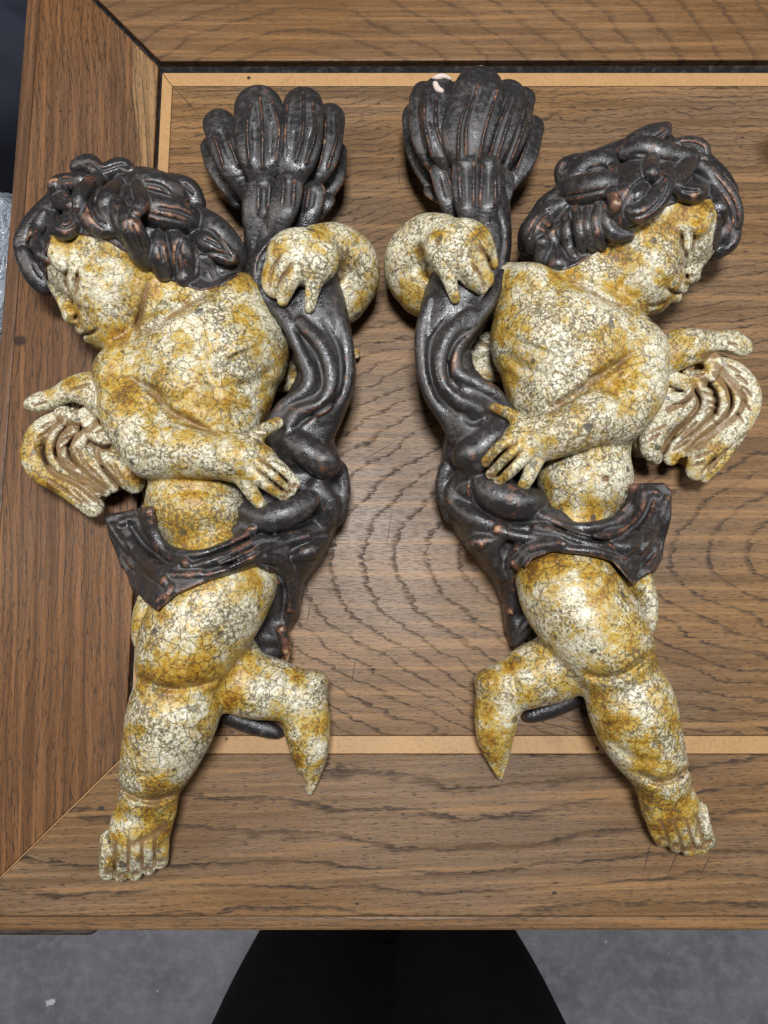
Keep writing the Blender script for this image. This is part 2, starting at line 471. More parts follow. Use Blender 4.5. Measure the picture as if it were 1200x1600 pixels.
# ---- oak
def oak(name, ang, spacing, yc, x0, slope, warp, light, dark, seed, pore=1.0, grey=0.3, rough=0.40, knots=(), dens=0.0):
    """growth rings of a log cut by the board: centre line yc, apex x0 and taper slope, in metres in the table's frame"""
    t = NT(name); co = t.coord()
    v = t.map(co, rot=(0, 0, -ang))
    vs = t.map(v, loc=(seed * 1.3, seed * .7, seed))
    xyz = t.sep(v)
    wn = t.noise(t.map(vs, scale=(1, 2.2, 1)), 5.0, 2, 0.45); wn2 = t.noise(t.map(vs, scale=(1, 2.5, 1)), 26.0, 2, 0.5)
    wob = t.noise(t.map(vs, scale=(1, 3, 1)), 130, 1, 0.5)
    yy = t.math('SUBTRACT', xyz[1], yc)
    yy = t.math('ADD', yy, t.math('MULTIPLY', t.math('SUBTRACT', wn, 0.5), warp))
    yy = t.math('ADD', yy, t.math('MULTIPLY', t.math('SUBTRACT', wn2, 0.5), warp * 0.28))
    xx = t.math('MULTIPLY', t.math('SUBTRACT', xyz[0], x0), slope)
    r = t.math('SQRT', t.math('ADD', t.math('MULTIPLY', yy, yy), t.math('MULTIPLY', xx, xx)))
    r = t.math('ADD', r, t.math('MULTIPLY', t.math('SUBTRACT', wob, 0.5), spacing * 0.26))
    ph = t.math('FRACT', t.math('MULTIPLY', t.math('DIVIDE', r, spacing), t.math('MULTIPLY_ADD', r, dens, 1.0)))
    band = t.math('MULTIPLY', t.ramp(ph, 0.0, 0.04), t.ramp(ph, 0.07, 0.25, 1, 0))
    early = t.math('MULTIPLY', band, t.ramp(wn2, 0.3, 0.65, 0.65, 1.0))
    late = t.ramp(ph, 0.55, 1.0)
    fib = t.noise(t.map(vs, scale=(26, 900, 200)), 1.0, 3, 0.6)
    pr = t.noise(t.map(vs, scale=(170, 1300, 600), loc=(1, 4, 2)), 1.0, 1, 0.5)
    pores = t.math('MULTIPLY', t.ramp(pr, 0.34, 0.50), early)
    pores2 = t.math('MULTIPLY', t.ramp(pr, 0.57, 0.68), 0.75)
    blo = t.noise(t.map(vs, loc=(6, 2, 6)), 6, 3, 0.55)
    col = t.mix(t.ramp(blo, 0.3, 0.7), tuple(c * 1.08 for c in light), tuple(c * f for c, f in zip(light, (0.78, 0.76, 0.76))))
    g = sum(light) / 3
    col = t.mix(t.math('MULTIPLY', t.ramp(wn, 0.42, 0.62), grey), col, (g * 1.15, g * 1.0, g * 0.86))
    col = t.mix(t.ramp(fib, 0.35, 0.70, 0.0, 0.55), col, tuple(c * 0.50 for c in light))
    col = t.mix(t.math('MULTIPLY', late, 0.16), col, tuple(c * 0.6 for c in light))
    col = t.mix(t.math('MULTIPLY', early, 0.55), col, tuple(c * 0.36 for c in light))
    col = t.mix(t.math('MULTIPLY', t.math('MAXIMUM', pores, pores2), 0.92 * pore), col, dark)
    stk = t.noise(t.map(vs, scale=(5, 190, 20), loc=(2, 7, 5)), 1.0, 3, 0.65)
    col = t.mix(t.ramp(stk, 0.32, 0.52, 0.70, 0.0), col, tuple(c * 0.45 for c in light))
    col = t.mix(t.ramp(stk, 0.50, 0.68, 0.0, 0.55), col, tuple(min(c * 1.5, 1) for c in light))
    mot = t.noise(t.map(vs, scale=(1, 1.6, 1)), 420, 2, 0.6)
    col = t.mix(t.ramp(mot, 0.35, 0.7, 0.18, 0.0), col, tuple(c * 0.35 for c in light))
    smu = t.noise(t.map(vs, loc=(8, 1, 3), scale=(1, 1.7, 1)), 38, 4, 0.7)
    col = t.mix(t.ramp(smu, 0.56, 0.72, 0.0, 0.35), col, tuple(c * 0.42 for c in light))
    for (kx, ky, rx, ry, kc) in knots:
        n = t.t.nodes.new('ShaderNodeVectorMath'); n.operation = 'LENGTH'
        t.set(n.inputs[0], t.map(co, loc=(-kx / rx, -ky / ry, 0), scale=(1 / rx, 1 / ry, 0)))
        d = t.math('ADD', n.outputs['Value'], t.math('MULTIPLY', t.math('SUBTRACT', fib, 0.5), 0.9))
        ring = t.math('FRACT', t.math('MULTIPLY', d, 3.2))
        kcol = t.mix(ring, kc, tuple(q * 0.5 for q in kc))
        col = t.mix(t.ramp(d, 1.15, 0.55, 0, 0.9), col, kcol)
    ro = t.math('ADD', t.ramp(blo, 0.3, 0.7, rough - 0.06, rough + 0.08), t.math('MULTIPLY', pores, 0.2))
    h = t.math('SUBTRACT', t.math('MULTIPLY', fib, 0.4), t.ramp(pr, 0.5, 0.7))
    return t.done(col, ro, t.bump(h, 0.16, 0.0004), spec=0.22)

# ------------------------------------------------------------------ simple mesh helper (metres, local to parent)
def poly_mesh(name, V, Fs, mat, parent=None, smooth=False, bevel=0.0):
    me = bpy.data.meshes.new(name); me.from_pydata([tuple(map(float, p)) for p in V], [], Fs); me.update()
    if mat: me.materials.append(mat)
    if smooth: me.polygons.foreach_set('use_smooth', [True] * len(me.polygons))
    o = bpy.data.objects.new(name, me); COL.objects.link(o)
    if parent: o.parent = parent
    if bevel:
        b = o.modifiers.new('bevel', 'BEVEL'); b.width = bevel; b.segments = 2; b.limit_method = 'ANGLE'
    return o
def prism(name, pts, z0, z1, mat, parent, bevel=0.0006):
    """board from a plan outline in design units (counter-clockwise), heights in metres under the top"""
    n = len(pts)
    V = [(x * U, y * U, z0) for x, y in pts] + [(x * U, y * U, z1) for x, y in pts]
    Fs = [list(range(n))[::-1], list(range(n, 2 * n))] + [[i, (i+1) % n, n + (i+1) % n, n + i] for i in range(n)]
    return poly_mesh(name, V, Fs, mat, parent, bevel=bevel)

# ------------------------------------------------------------------ floor
t = NT('concrete'); v = t.coord()
c = t.mix(t.ramp(t.noise(v, 9, 5, 0.6), 0.3, 0.7), (0.145, 0.147, 0.162), (0.215, 0.216, 0.232))
c = t.mix(t.ramp(t.noise(v, 55, 4, 0.65), 0.40, 0.70, 0, 0.6), c, (0.27, 0.27, 0.285))
vc = t.voro(v, 42, 'F1', out=1); vd = t.voro(v, 42, 'F1')
fl = t.math('MULTIPLY', t.math('GREATER_THAN', t.sep(vc)[0], 0.86), t.ramp(t.math('ADD', vd, t.math('MULTIPLY', t.noise(v, 260, 2), 0.16)), 0.13, 0.21, 1, 0))
c = t.mix(t.math('MULTIPLY', fl, t.math('MULTIPLY', t.sep(vc)[1], 0.8)), c, (0.55, 0.56, 0.58))
concrete = t.done(c, t.ramp(t.noise(v, 30, 3), 0.3, 0.7, 0.5, 0.75), t.bump(t.noise(v, 140, 4), 0.3, 0.002), spec=0.35)
fl_o = poly_mesh('floor', [(-6, -6, 0), (6, -6, 0), (6, 6, 0), (-6, 6, 0)], [[0, 1, 2, 3]], concrete)
tag(fl_o, 'grey blue concrete workshop floor below the table', kind='structure')

# ------------------------------------------------------------------ table
PI = math.pi
oak_panel = oak('oak_panel', 0.0, 0.0098, 0.046, 0.36, 0.34, 0.050, (0.245, 0.134, 0.055), (0.014, 0.012, 0.011), 1.0, grey=0.35, dens=1.9, knots=((0.268, 0.318, 0.020, 0.014, (0.085, 0.045, 0.020)),))
oak_low = oak('oak_bottom_rail', 0.03, 0.0150, -0.072, 0.10, 0.11, 0.045, (0.240, 0.132, 0.056), (0.014, 0.012, 0.012), 4.0, grey=0.4)
oak_left = oak('oak_left_stile', PI / 2 + 0.05, 0.0042, -0.30, 0.2, 0.03, 0.034, (0.180, 0.083, 0.033), (0.013, 0.014, 0.011), 8.0, grey=0.25, knots=((-0.2355, 0.1845, 0.0055, 0.0042, (0.040, 0.022, 0.016)),))
oak_sap = oak('oak_sapwood', PI / 2 + 0.10, 0.0046, -0.30, 0.2, 0.03, 0.010, (0.27, 0.160, 0.075), (0.040, 0.030, 0.022), 9.0, grey=0.0)
oak_top = oak('oak_top_rail', 0.0, 0.0150, 0.345, -0.055, 0.62, 0.050, (0.225, 0.118, 0.048), (0.030, 0.019, 0.016), 12.0, grey=0.2, pore=0.6)
oak_edge = oak('oak_edging', 0.0, 0.0040, -0.5, 0.0, 0.02, 0.012, (0.235, 0.125, 0.052), (0.030, 0.028, 0.022), 15.0, grey=0.1)
oak_edge_v = oak('oak_edging_upright', PI / 2, 0.0040, -0.5, 0.0, 0.02, 0.012, (0.170, 0.082, 0.038), (0.030, 0.026, 0.020), 16.0, grey=0.1)

t = NT('inlay_boxwood'); v = t.coord()
c = t.mix(t.noise(v, 60, 4, 0.6), (0.36, 0.20, 0.078), (0.47, 0.28, 0.125))
c = t.mix(t.ramp(t.noise(v, 500, 3, 0.6), 0.45, 0.75, 0, 0.45), c, (0.22, 0.11, 0.04))
c = t.mix(t.ramp(t.noise(t.map(v, loc=(3, 3, 3)), 35, 4, 0.7), 0.55, 0.75, 0, 0.5), c, (0.20, 0.115, 0.055))
vc = t.voro(v, 55, 'F1', out=1); vd = t.voro(v, 55, 'F1')
c = t.mix(t.math('MULTIPLY', t.math('GREATER_THAN', t.sep(vc)[0], 0.8), t.ramp(vd, 0.05, 0.09, 1, 0)), c, (0.03, 0.02, 0.015))
inlay = t.done(c, 0.45, t.bump(t.noise(v, 400, 3), 0.2, 0.0004), spec=0.4)

t = NT('gap_black'); v = t.coord()  # near-black mottle of the board that shows in the gaps
c = t.mix(t.ramp(t.noise(v, 170, 4, 0.7), 0.45, 0.75), (0.008, 0.007, 0.007), (0.045, 0.040, 0.036))
gapm = t.done(c, 0.8, t.bump(t.noise(v, 300, 4), 0.6, 0.002), spec=0.2)
t = NT('dark_moulding'); v = t.coord()
c = t.mix(t.ramp(t.noise(t.map(v, scale=(1, 6, 6)), 60, 4, 0.7), 0.4, 0.7), (0.030, 0.022, 0.020), (0.085, 0.060, 0.048))
mould = t.done(c, 0.45, t.bump(t.noise(v, 200, 3), 0.4, 0.001), spec=0.4)

table = empty('oak_table', (0, 0, TOP))
tag(table, 'worn oak table with mitred frame and pale inlaid banding under both carvings', 'table')
XR, YT = 1822, 1212             # far right and far top edges (mirrored frame, outside the view)
B = -0.022
prism('core_board', [(-612, -420), (XR - 10, -420), (XR - 10, YT - 10), (-612, YT - 10)], -0.034, -0.0045, gapm, table, 0)
prism('panel', [(-361, -156.5), (1561, -156.5), (1561, 916.5), (-361, 916.5)], B, 0.0, oak_panel, table, 0.0004)
# inlaid banding
prism('inlay_strip', [(-361, 917.3), (1561, 917.3), (1577, 942), (-379, 942)], B, 0.0001, inlay, table, 0.0003)
prism('inlay_strip', [(-379.5, -180), (-361.8, -157), (-361.8, 917), (-379.5, 941)], B, 0.0001, inlay, table, 0.0003)
prism('inlay_strip', [(-379, -183), (1577, -183), (1561, -157.3), (-361, -157.3)], B, 0.0001, inlay, table, 0.0003)
prism('inlay_strip', [(1561.8, -157), (1578, -182), (1578, 941), (1561.8, 917)], B, 0.0001, inlay, table, 0.0003)
# frame boards
prism('frame_board', [(-597.5, -394), (-386.5, -185), (-386.5, 954), (-597.5, 1177)], B, 0.0006, oak_left, table, 0.0007)
prism('frame_board', [(-597.5, -409.5), (1797, -409.5), (1584, -184), (-384.5, -184), (-597.5, -395.5)], B, 0.0, oak_low, table, 0.0006)
prism('frame_board', [(-383, 963), (1584, 967), (1797, 1187), (-597, 1187)], B, 0.0012, oak_top, table, 0.0008)
prism('frame_board', [(1586, -184), (1797, -407), (1797, 1185), (1586, 962)], B, 0.0006, oak_left, table, 0.0007)
prism('sapwood_strip', [(-430, 640), (-387.5, 600), (-387.5, 950), (-432, 1000), (-428, 900), (-410, 800)], -0.004, 0.00085, oak_sap, table, 0.0002)
prism('inlay_strip', [(-398, -199), (-386, -186), (-386.2, -185.2), (-597, -394.6), (-597, -396)], B, 0.00075, inlay, table, 0.0)
# edging
prism('edging', [(-622, -430), (XR, -430), (XR, -410.3), (-622, -410.3)], -0.03, -0.0004, oak_edge, table, 0.0016)
prism('edging', [(-622, -409.6), (-598.4, -409.6), (-598.4, 1211), (-622, 1211)], -0.03, -0.0002, oak_edge_v, table, 0.0016)
prism('edging', [(-597, 1188), (XR, 1188), (XR, 1212), (-597, 1212)], -0.03, -0.0002, oak_edge, table, 0.0016)
prism('edging', [(1798, -409), (XR, -409), (XR, 1187), (1798, 1187)], -0.03, -0.0002, oak_edge_v, table, 0.0016)
prism('moulding', [(-640, -446), (-432, -446), (-424, -441), (-421, -431), (-640, -431)], -0.028, -0.010, mould, table, 0.002)
# apron and legs
for a in ([(-590, -400), (1790, -400), (1790, -350), (-590, -350)], [(-590, 1130), (1790, 1130), (1790, 1180), (-590, 1180)],
          [(-590, -349), (-540, -349), (-540, 1129), (-590, 1129)], [(1740, -349), (1790, -349), (1790, 1129), (1740, 1129)]):
    prism('apron_board', a, -0.13, -0.0345, oak_edge, table, 0.001)
leg_prof = [(0.030, -0.131), (0.030, -0.24), (0.022, -0.25), (0.028, -0.30), (0.032, -0.40), (0.024, -0.55), (0.018, -0.62), (0.027, -0.64), (0.027, -0.70), (0.016, -0.76)]
for lx, ly in ((-535, -340), (1735, -340), (-535, 1120), (1735, 1120)):
    V = []; Fs = []; n = 16
    for r, z in leg_prof:
        for i in range(n): V.append((lx * U + r * math.cos(2*PI*i/n), ly * U + r * math.sin(2*PI*i/n), z))
    for j in range(len(leg_prof) - 1):
        for i in range(n): Fs.append([j*n+(i+1) % n, j*n+i, (j+1)*n+i, (j+1)*n+(i+1) % n])
    Fs.append(list(range(n))); Fs.append([(len(leg_prof)-1)*n+i for i in range(n)][::-1])
    poly_mesh('leg', V, Fs, oak_edge_v, table, True)
# knife scratches and nail marks on the top
def mark(name, a, b, w, mat, z=0.00022):
    A, Bp = W(*a)[:2], W(*b)[:2]; d = (Bp - A) / np.linalg.norm(Bp - A); nrm = np.array([-d[1], d[0]]) * w * 0.5
    M = (A + Bp) / 2 + nrm * 0.6
    pts = [A, M - nrm, Bp, M + nrm]
    poly_mesh(name, [(p[0]*U, p[1]*U, z) for p in pts], [[0, 1, 2, 3]], mat, table)
t = NT('scratch_dark'); scr = t.done((0.045, 0.034, 0.03), 0.7, spec=0.2)
for a, b in (((487, 933), (478, 982)), ((556, 1025), (548, 1075)), ((1065, 1310), (1040, 1378)), ((1110, 1335), (1094, 1368)), ((612, 800), (603, 858)),
             ((618, 690), (560, 722)), ((1020, 1300), (1002, 1376)), ((790, 1175), (782, 1235)), ((480, 860), (530, 870)), ((468, 918), (560, 924)), ((620, 250), (626, 300)), ((268, 132), (316, 186)), ((270, 142), (470, 143)), ((360, 142), (640, 144))):
    mark('scratch', a, b, 1.2, scr)
for u, v, r in ((583, 1046, 3.0), (158, 1263, 4.5), (425, 1418, 2.5), (558, 1412, 2.5), (866, 1395, 3.2), (1160, 215, 2), (1157, 230, 2), (720, 1393, 2.2), (95, 175, 2.2)):
    p = W(u, v); pts = [(p[0] + r*math.cos(a)*1.2, p[1] + r*math.sin(a)*.8) for a in np.linspace(0, 2*PI, 10, endpoint=False)]
    poly_mesh('nail_mark', [(x*U, y*U, 0.0009 if u < 100 else 0.00026) for x, y in pts], [list(range(10))], scr, table)
# paint chip on the floor
t = NT('white_paint'); pc = t.done((0.62, 0.63, 0.66), 0.6, spec=0.3)
p = W(80, 1565, -TOP / U)
V = []; n = 11
for z in (0.0, 0.0025):
    for i in range(n):
        a = 2*PI*i/n; r = 0.0055 * (1 + 0.35*math.sin(2*a+1) + 0.25*math.sin(5*a))
        V.append((p[0]*U + r*math.cos(a), p[1]*U + r*math.sin(a), z))
o = poly_mesh('paint_chip', V, [list(range(n))[::-1], list(range(n, 2*n))] + [[i, (i+1) % n, n+(i+1) % n, n+i] for i in range(n)], pc)
tag(o, 'small white paint chip lying on the concrete floor near the lower left corner', 'paint chip')

# ------------------------------------------------------------------ things standing left of the table
def lump(name, cx, cy, sx, sy, z0, z1, mat, amp, freq, seed, res=90, rnd=4.0):
    """crumpled closed bundle: a rounded box whose skin is pushed about by folded noise"""
    from mathutils import noise as mn, Vector
    V = []; Fs = []; nu, nv = res, res // 2
    for j in range(nv + 1):
        ph = PI * j / nv - PI / 2
        for i in range(nu):
            th = 2 * PI * i / nu
            d = Vector((math.cos(ph)*math.cos(th), math.cos(ph)*math.sin(th), math.sin(ph)))
            k = (abs(d.x)**rnd + abs(d.y)**rnd + abs(d.z)**rnd) ** (-1/rnd)
            q = d * k
            f = Vector((q.x*sx, q.y*sy, q.z*(z1-z0)/2)) 
            w = 0
            for o_, a_ in ((1, 1), (2.1, .55), (4.3, .3)):
                w += a_ * (1 - 2*abs(mn.noise(f * freq * o_ + Vector((seed, seed, seed)))))
            f = f + d * (w * amp)
            zz = max(f.z + (z0+z1)/2, 0.001)
            V.append((f.x, f.y, zz))
    for j in range(nv):
        for i in range(nu): Fs.append([j*nu+i, j*nu+(i+1) % nu, (j+1)*nu+(i+1) % nu, (j+1)*nu+i])
    o = poly_mesh(name, V, Fs, mat, None, True); o.location = (cx, cy, 0)
    return o
t = NT('clear_wrap'); v = t.coord()
c = t.mix(t.noise(v, 40, 3), (0.42, 0.47, 0.54), (0.62, 0.68, 0.76))
wrapm = t.done(c, 0.16, t.bump(t.noise(v, 60, 4, 0.6, 1.2), 0.9, 0.012), spec=0.9, Transmission_Weight=0.25)
t = NT('navy_cloth'); v = t.coord()
c = t.mix(t.noise(v, 14, 4), (0.007, 0.008, 0.015), (0.020, 0.023, 0.036))
navy = t.done(c, 0.8, t.bump(t.noise(v, 900, 2), 0.2, 0.001), spec=0.25)
t = NT('black_heap_skin'); v = t.coord()
blackm = t.done(t.mix(t.noise(v, 10, 4), (0.010, 0.010, 0.013), (0.03, 0.03, 0.034)), 0.7, t.bump(t.noise(v, 60, 3), 0.3, 0.004), spec=0.3)
o = lump('plastic_bundle', -0.405, 0.345, 0.080, 0.085, 0.0, 0.58, wrapm, 0.006, 18, 3.1)
tag(o, 'shiny crumpled clear plastic bundle beside the left table edge', 'plastic wrap')
o = lump('navy_bag', -0.375, 0.56, 0.085, 0.10, 0.0, 0.60, navy, 0.010, 9, 8.2)
tag(o, 'dark navy cloth bag at the upper left behind the table edge', 'bag')
o = lump('black_heap', -0.42, 0.06, 0.11, 0.185, 0.0, 0.30, blackm, 0.012, 8, 5.5)  # black heap added in place of the dark floor here
tag(o, 'black sack low beside the left table edge in place of the dark floor below the plastic bundle', 'heap')

# ------------------------------------------------------------------ the person standing at the table (black trousers)
t = NT('black_trousers'); v = t.coord()
c = t.mix(t.noise(v, 30, 4), (0.0035, 0.0035, 0.004), (0.008, 0.008, 0.009))
trous = t.done(c, 0.85, t.bump(t.noise(t.map(v, scale=(1, 1, .3)), 40, 3), 0.3, 0.006), spec=0.12)
class Free(Field):
    def __init__(s, lo, hi, vox):
        s.v = vox; s.lo = np.array(lo, float); s.n = np.ceil((np.array(hi) - s.lo) / vox).astype(int) + 1
        s.F = np.full(s.n, 400.0, np.float32); s.ax = [(s.lo[i] + vox*np.arange(s.n[i])).astype(np.float32) for i in range(3)]
        s.base = []; s.stains = []; s.washes = []
    def pts(s, p): return p
g = Free((-620, -1620, -1904), (650, -380, 620), 22)
for sx in (-1, 1):
    cx = 12
    g.chain([(cx+sx*205, -1080, 420, 225), (cx+sx*215, -1075, 100, 235), (cx+sx*222, -1060, -400, 222), (cx+sx*228, -1050, -760, 205), (cx+sx*228, -1060, -1200, 200), (cx+sx*220, -1080, -1780, 185)], k=70)
    g.chain([(cx+sx*220, -1080, -1840, 100), (cx+sx*235, -880, -1850, 85), (cx+sx*240, -760, -1860, 70)], k=60)
g.chain([(12, -1090, 560, 330), (12, -1090, 330, 300), (12, -1060, -100, 200), (12, -1060, -700, 120), (12, -1060, -1300, 70)], k=160)
g.F = np.maximum(g.F, (g.ax[2] - 560)[None, None, :])
g.F = np.maximum(g.F, (-1897 - g.ax[2])[None, None, :])
per = g.mesh('person', trous, None)
tag(per, 'person in black trousers standing at the lower table edge, seen from above', 'person')

# ------------------------------------------------------------------ carved cherubs
skin_l = skin_material('crackled_gilt_paint', 0.0); skin_r = skin_material('crackled_gilt_paint_second', 2.7)
dark_l = dark_material('worn_black_lacquer', 0.0); dark_r = dark_material('worn_black_lacquer_second', 3.3)
t = NT('bare_gesso'); gesso = t.done(t.mix(t.noise(t.coord(), 400, 3), (0.50, 0.38, 0.33), (0.66, 0.58, 0.53)), 0.7, spec=0.2)
VOX = 1.75
S = 1000

def petal(parent, mat, pts, ribs, grooves=(), k=6, zs=0.40, ztop=215, name='petal'):
    # broad rounded tip
    a, b = pts[-2], pts[-1]; rn = max(b[3], 0.92 * a[3]); L = math.hypot(b[0]-a[0], b[1]-a[1]) + 1e-6; sft = min((rn - b[3]) * 1.15, L * 0.7) / L
    pts = list(pts[:-1]) + [(b[0] + (a[0]-b[0])*sft, b[1] + (a[1]-b[1])*sft, b[2] + (a[2]-b[2])*sft, rn)]
    P = np.array([(p[0], p[1]) for p in pts]); r = max(p[3] for p in pts) + 16
    f = Field((P[:, 0].min()-r, P[:, 1].min()-r, P[:, 0].max()+r, P[:, 1].max()+r), ztop, 1.6)
    f.chain([(a, b, c, r * 1.22) for a, b, c, r in pts], k=2, zs=zs, n=7)
    for q, w, a in ribs: f.etch(q, w, -a * 1.6, n=5)
    for q, w, a in grooves: f.etch(q, w * 1.2, a * 1.9, n=5)
    # chisel flutes along the petal
    C = spline([(p[0], p[1], 0, p[3]) for p in pts], 5); tg = np.gradient(C[:, :2], axis=0); tg /= np.linalg.norm(tg, axis=1, keepdims=True) + 1e-6
    for o in ():
        f.etch([tuple(q) for q in (C[:, :2] + np.stack([-tg[:, 1], tg[:, 0]], 1) * C[:, 3:4] * o)[2:]], 3.2, 4.0, n=1)
    return f.mesh(name, mat, parent)

def build_left():
    global ORG
    base = W(330, 800, 0) * U + np.array([0, 0, TOP]); ORG = base
    root = empty('carved_cherub', base)
    tag(root, 'gilded crackled cherub carving on the left, black curls toward the left table edge, torch upright', 'sculpture', 'pair of carved cherubs')
    # ---------------- body
    f = Field((20, 330, 610, 1400), 215, VOX)
    f.ell(318, 565, 92, 136, 108, 82, -24, k=1)
    f.ell(345, 560, 100, 95, 85, 86, -20, k=20)
    f.chain([(312, 640, 88, 105), (308, 720, 82, 78), (306, 795, 84, 60)], k=30)
    f.ell(306, 793, 92, 78, 66, 66, 0, k=18)
    f.chain([(330, 880, 62, 72), (300, 900, 55, 66)], k=24)
    f.ell(372, 478, 112, 42, 44, 48, 0, k=26)                    # far shoulder
    f.chain([(300, 480, 92, 58), (255, 470, 96, 52), (215, 455, 95, 55)], k=14)   # neck
    # head
    f.ell(215, 392, 95, 120, 92, 88, 12, k=12)
    f.ell(140, 415, 95, 74, 66, 72, 50, k=14)
    f.ell(174, 462, 112, 55, 62, 60, 40, k=14)                   # cheek
    f.ell(178, 500, 105, 42, 46, 48, 30, k=16)                   # jaw
    f.ell(160, 532, 92, 18, 16, 26, 30, k=8)                    # chin
    f.chain([(90, 446, 100, 14), (100, 470, 103, 11), (108, 486, 106, 12)], k=6)   # nose bridge
    f.ell(113, 495, 106, 15, 13, 17, 35, k=3)
    f.ell(122, 501, 112, 9, 8, 10, 35, k=3)
    f.chain([(127, 514, 98, 9), (139, 515, 110, 9), (147, 508, 118, 6)], k=3)    # lips
    f.chain([(140, 528, 94, 9), (150, 525, 108, 9), (156, 516, 116, 6)], k=3)
    f.chain([(84, 392, S-2, 12), (96, 412, S-1, 11), (116, 418, S-2, 10), (134, 432, S-4, 8)], k=8)   # brow
    f.ell(112, 438, S - 1, 11, 20, 11, -8, k=4)                     # eyelid
    f.etch([(106, 420), (102, 436), (106, 454)], 3.0, 4.6, wash=0.7)
    f.etch([(121, 422), (121, 438), (118, 458)], 3.0, 4.2, wash=0.7)
    f.etch([(108, 462), (120, 476), (140, 500), (152, 522)], 6, 3, wash=0.35)
    f.etch([(113, 420), (110, 438), (113, 456)], 2.2, -2.5)
    f.etch([(126, 424), (129, 440), (124, 458)], 2.2, -2)
    f.etch([(131, 522), (142, 521), (152, 514)], 2.6, 6, wash=0.9)
    f.etch([(116, 495), (120, 497)], 4.0, 9, wash=1.0)
    f.etch([(92, 462), (100, 462)], 6, 5, wash=0.3)
    f.etch([(230, 442), (222, 480), (213, 514)], 5, 6, wash=0.8)   # jaw crease
    f.etch([(190, 540), (235, 515), (280, 485), (318, 462)], 6, 6, wash=0.5)
    # near arm folded over the chest
    f.ell(190, 585, 108, 40, 44, 52, 0, k=22)
    f.chain([(190, 592, 118, 38), (204, 650, 134, 46), (240, 700, 142, 47)], k=12)
    f.chain([(240, 703, 144, 47), (298, 704, 156, 46), (345, 712, 156, 37), (378, 716, 150, 36)], k=5)
    f.chain([(370, 715, 150, 37), (402, 726, 148, 34)], k=10, zs=0.62)
    f.etch([(344, 678), (340, 700), (345, 742)], 5, 4.5, wash=0.35)
    f.etch([(212, 596), (240, 612), (262, 640), (290, 656), (335, 678)], 7, 15, zmin=60, wash=0.6)
    f.etch([(225, 640), (240, 650), (262, 655)], 6, 5, zmin=60, wash=0.35)
    for fg in ([(392, 690, 152, 15), (412, 673, 150, 11.5), (434, 661, 142, 9.5)],
               [(408, 712, 158, 12.5), (436, 731, 154, 11.5), (461, 756, 138, 9)],
               [(404, 726, 161, 12.5), (430, 745, 158, 11.5), (454, 767, 140, 9)],
               [(396, 740, 158, 12.5), (420, 758, 154, 11), (444, 776, 138, 9)],
               [(382, 752, 148, 13), (398, 776, 142, 11), (415, 799, 130, 8.5)]):
        f.chain(fg, k=5, n=5)
    for q in ([(408, 719), (434, 739), (458, 762)], [(402, 734), (426, 753), (449, 772)]):
        f.etch(q, 2.6, 5, zmin=100, wash=0.8)
    for u, v in ((434, 659), (462, 758), (455, 768), (445, 777), (415, 800)):
        f.etch([(u-2, v-1), (u+2, v+1)], 3.2, 2.5, zmin=100, wash=0.9)
    # far arm: passes under the torch, elbow out, hand laid back over the stem
    f.chain([(385, 470, 95, 42), (450, 466, 70, 44), (525, 458, 64, 48)], k=14)
    f.chain([(530, 460, 62, 46), (549, 436, 68, 44), (548, 408, 88, 41), (524, 388, 112, 38), (498, 388, 132, 36)], k=8)
    f.ell(474, 402, 150, 58, 46, 34, 12, k=4)
    f.etch([(541, 398), (532, 430), (520, 452)], 6, 7, zmin=50, wash=0.45)
    for fg in ([(448, 392, 158, 20), (428, 412, 150, 14), (418, 438, 136, 10)],
               [(462, 400, 162, 20), (440, 428, 158, 14), (430, 456, 142, 10)],
               [(474, 408, 164, 18), (456, 438, 160, 13), (442, 470, 144, 9)],
               [(500, 412, 158, 20), (490, 446, 152, 13), (484, 482, 142, 8.5)]):
        f.chain(fg, k=6)
    f.ell(440, 428, 146, 26, 40, 18, 32, k=6)
    for q in ([(440, 398), (424, 424), (421, 450)], [(455, 412), (438, 440), (432, 460)]):
        f.etch(q, 3.2, 5, zmin=100, wash=0.7)
    # standing leg
    f.chain([(360, 905, 92, 74), (330, 945, 108, 84), (295, 1005, 112, 78), (280, 1058, 100, 66)], k=20)
    f.ell(238, 965, 55, 28, 60, 45, 8, k=14)                      # hip behind the flap
    f.chain([(279, 1072, 94, 61), (273, 1108, 94, 71), (257, 1160, 82, 64), (240, 1208, 68, 52), (233, 1236, 60, 46)], k=6)
    f.chain([(231, 1262, 56, 45), (220, 1290, 46, 48), (212, 1316, 30, 44)], k=6, zs=0.72)
    f.etch([(214, 1062), (245, 1072), (290, 1076), (340, 1062)], 6, 8, zmin=30, wash=0.35)
    f.etch([(188, 1232), (215, 1248), (245, 1250), (275, 1240)], 5.5, 9, zmin=20, wash=0.6)
    f.etch([(192, 1203), (215, 1212), (245, 1210)], 6, 3.5, zmin=20, wash=0.2)
    toes = [(170, 1318, 169, 1365, 12.5), (190, 1318, 190, 1370, 10.5), (210, 1318, 211, 1368, 10.5), (230, 1312, 233, 1360, 10), (252, 1300, 250, 1348, 12)]
    for a, b, c, d, r in toes:
        f.chain([(a, b - 8, 40, r + 1), ((a+c)/2, (b+d)/2, 40, r + 1), (c, d - 4, 26, r + 1)], k=3)
    for i in range(4):
        a = toes[i]; b = toes[i+1]
        f.etch([((a[0]+b[0])/2 + 1, 1316 - 3*i), ((a[2]+b[2])/2, 1340 - 2*i), ((a[2]+b[2])/2, 1366 - 5*i)], 2.8, 3.2, zmin=2, wash=1.0)
    for a, b, c, d, r in toes: f.etch([(c-3, d-4), (c+3, d-4)], 4.0, 2.5, zmin=2, wash=0.8)
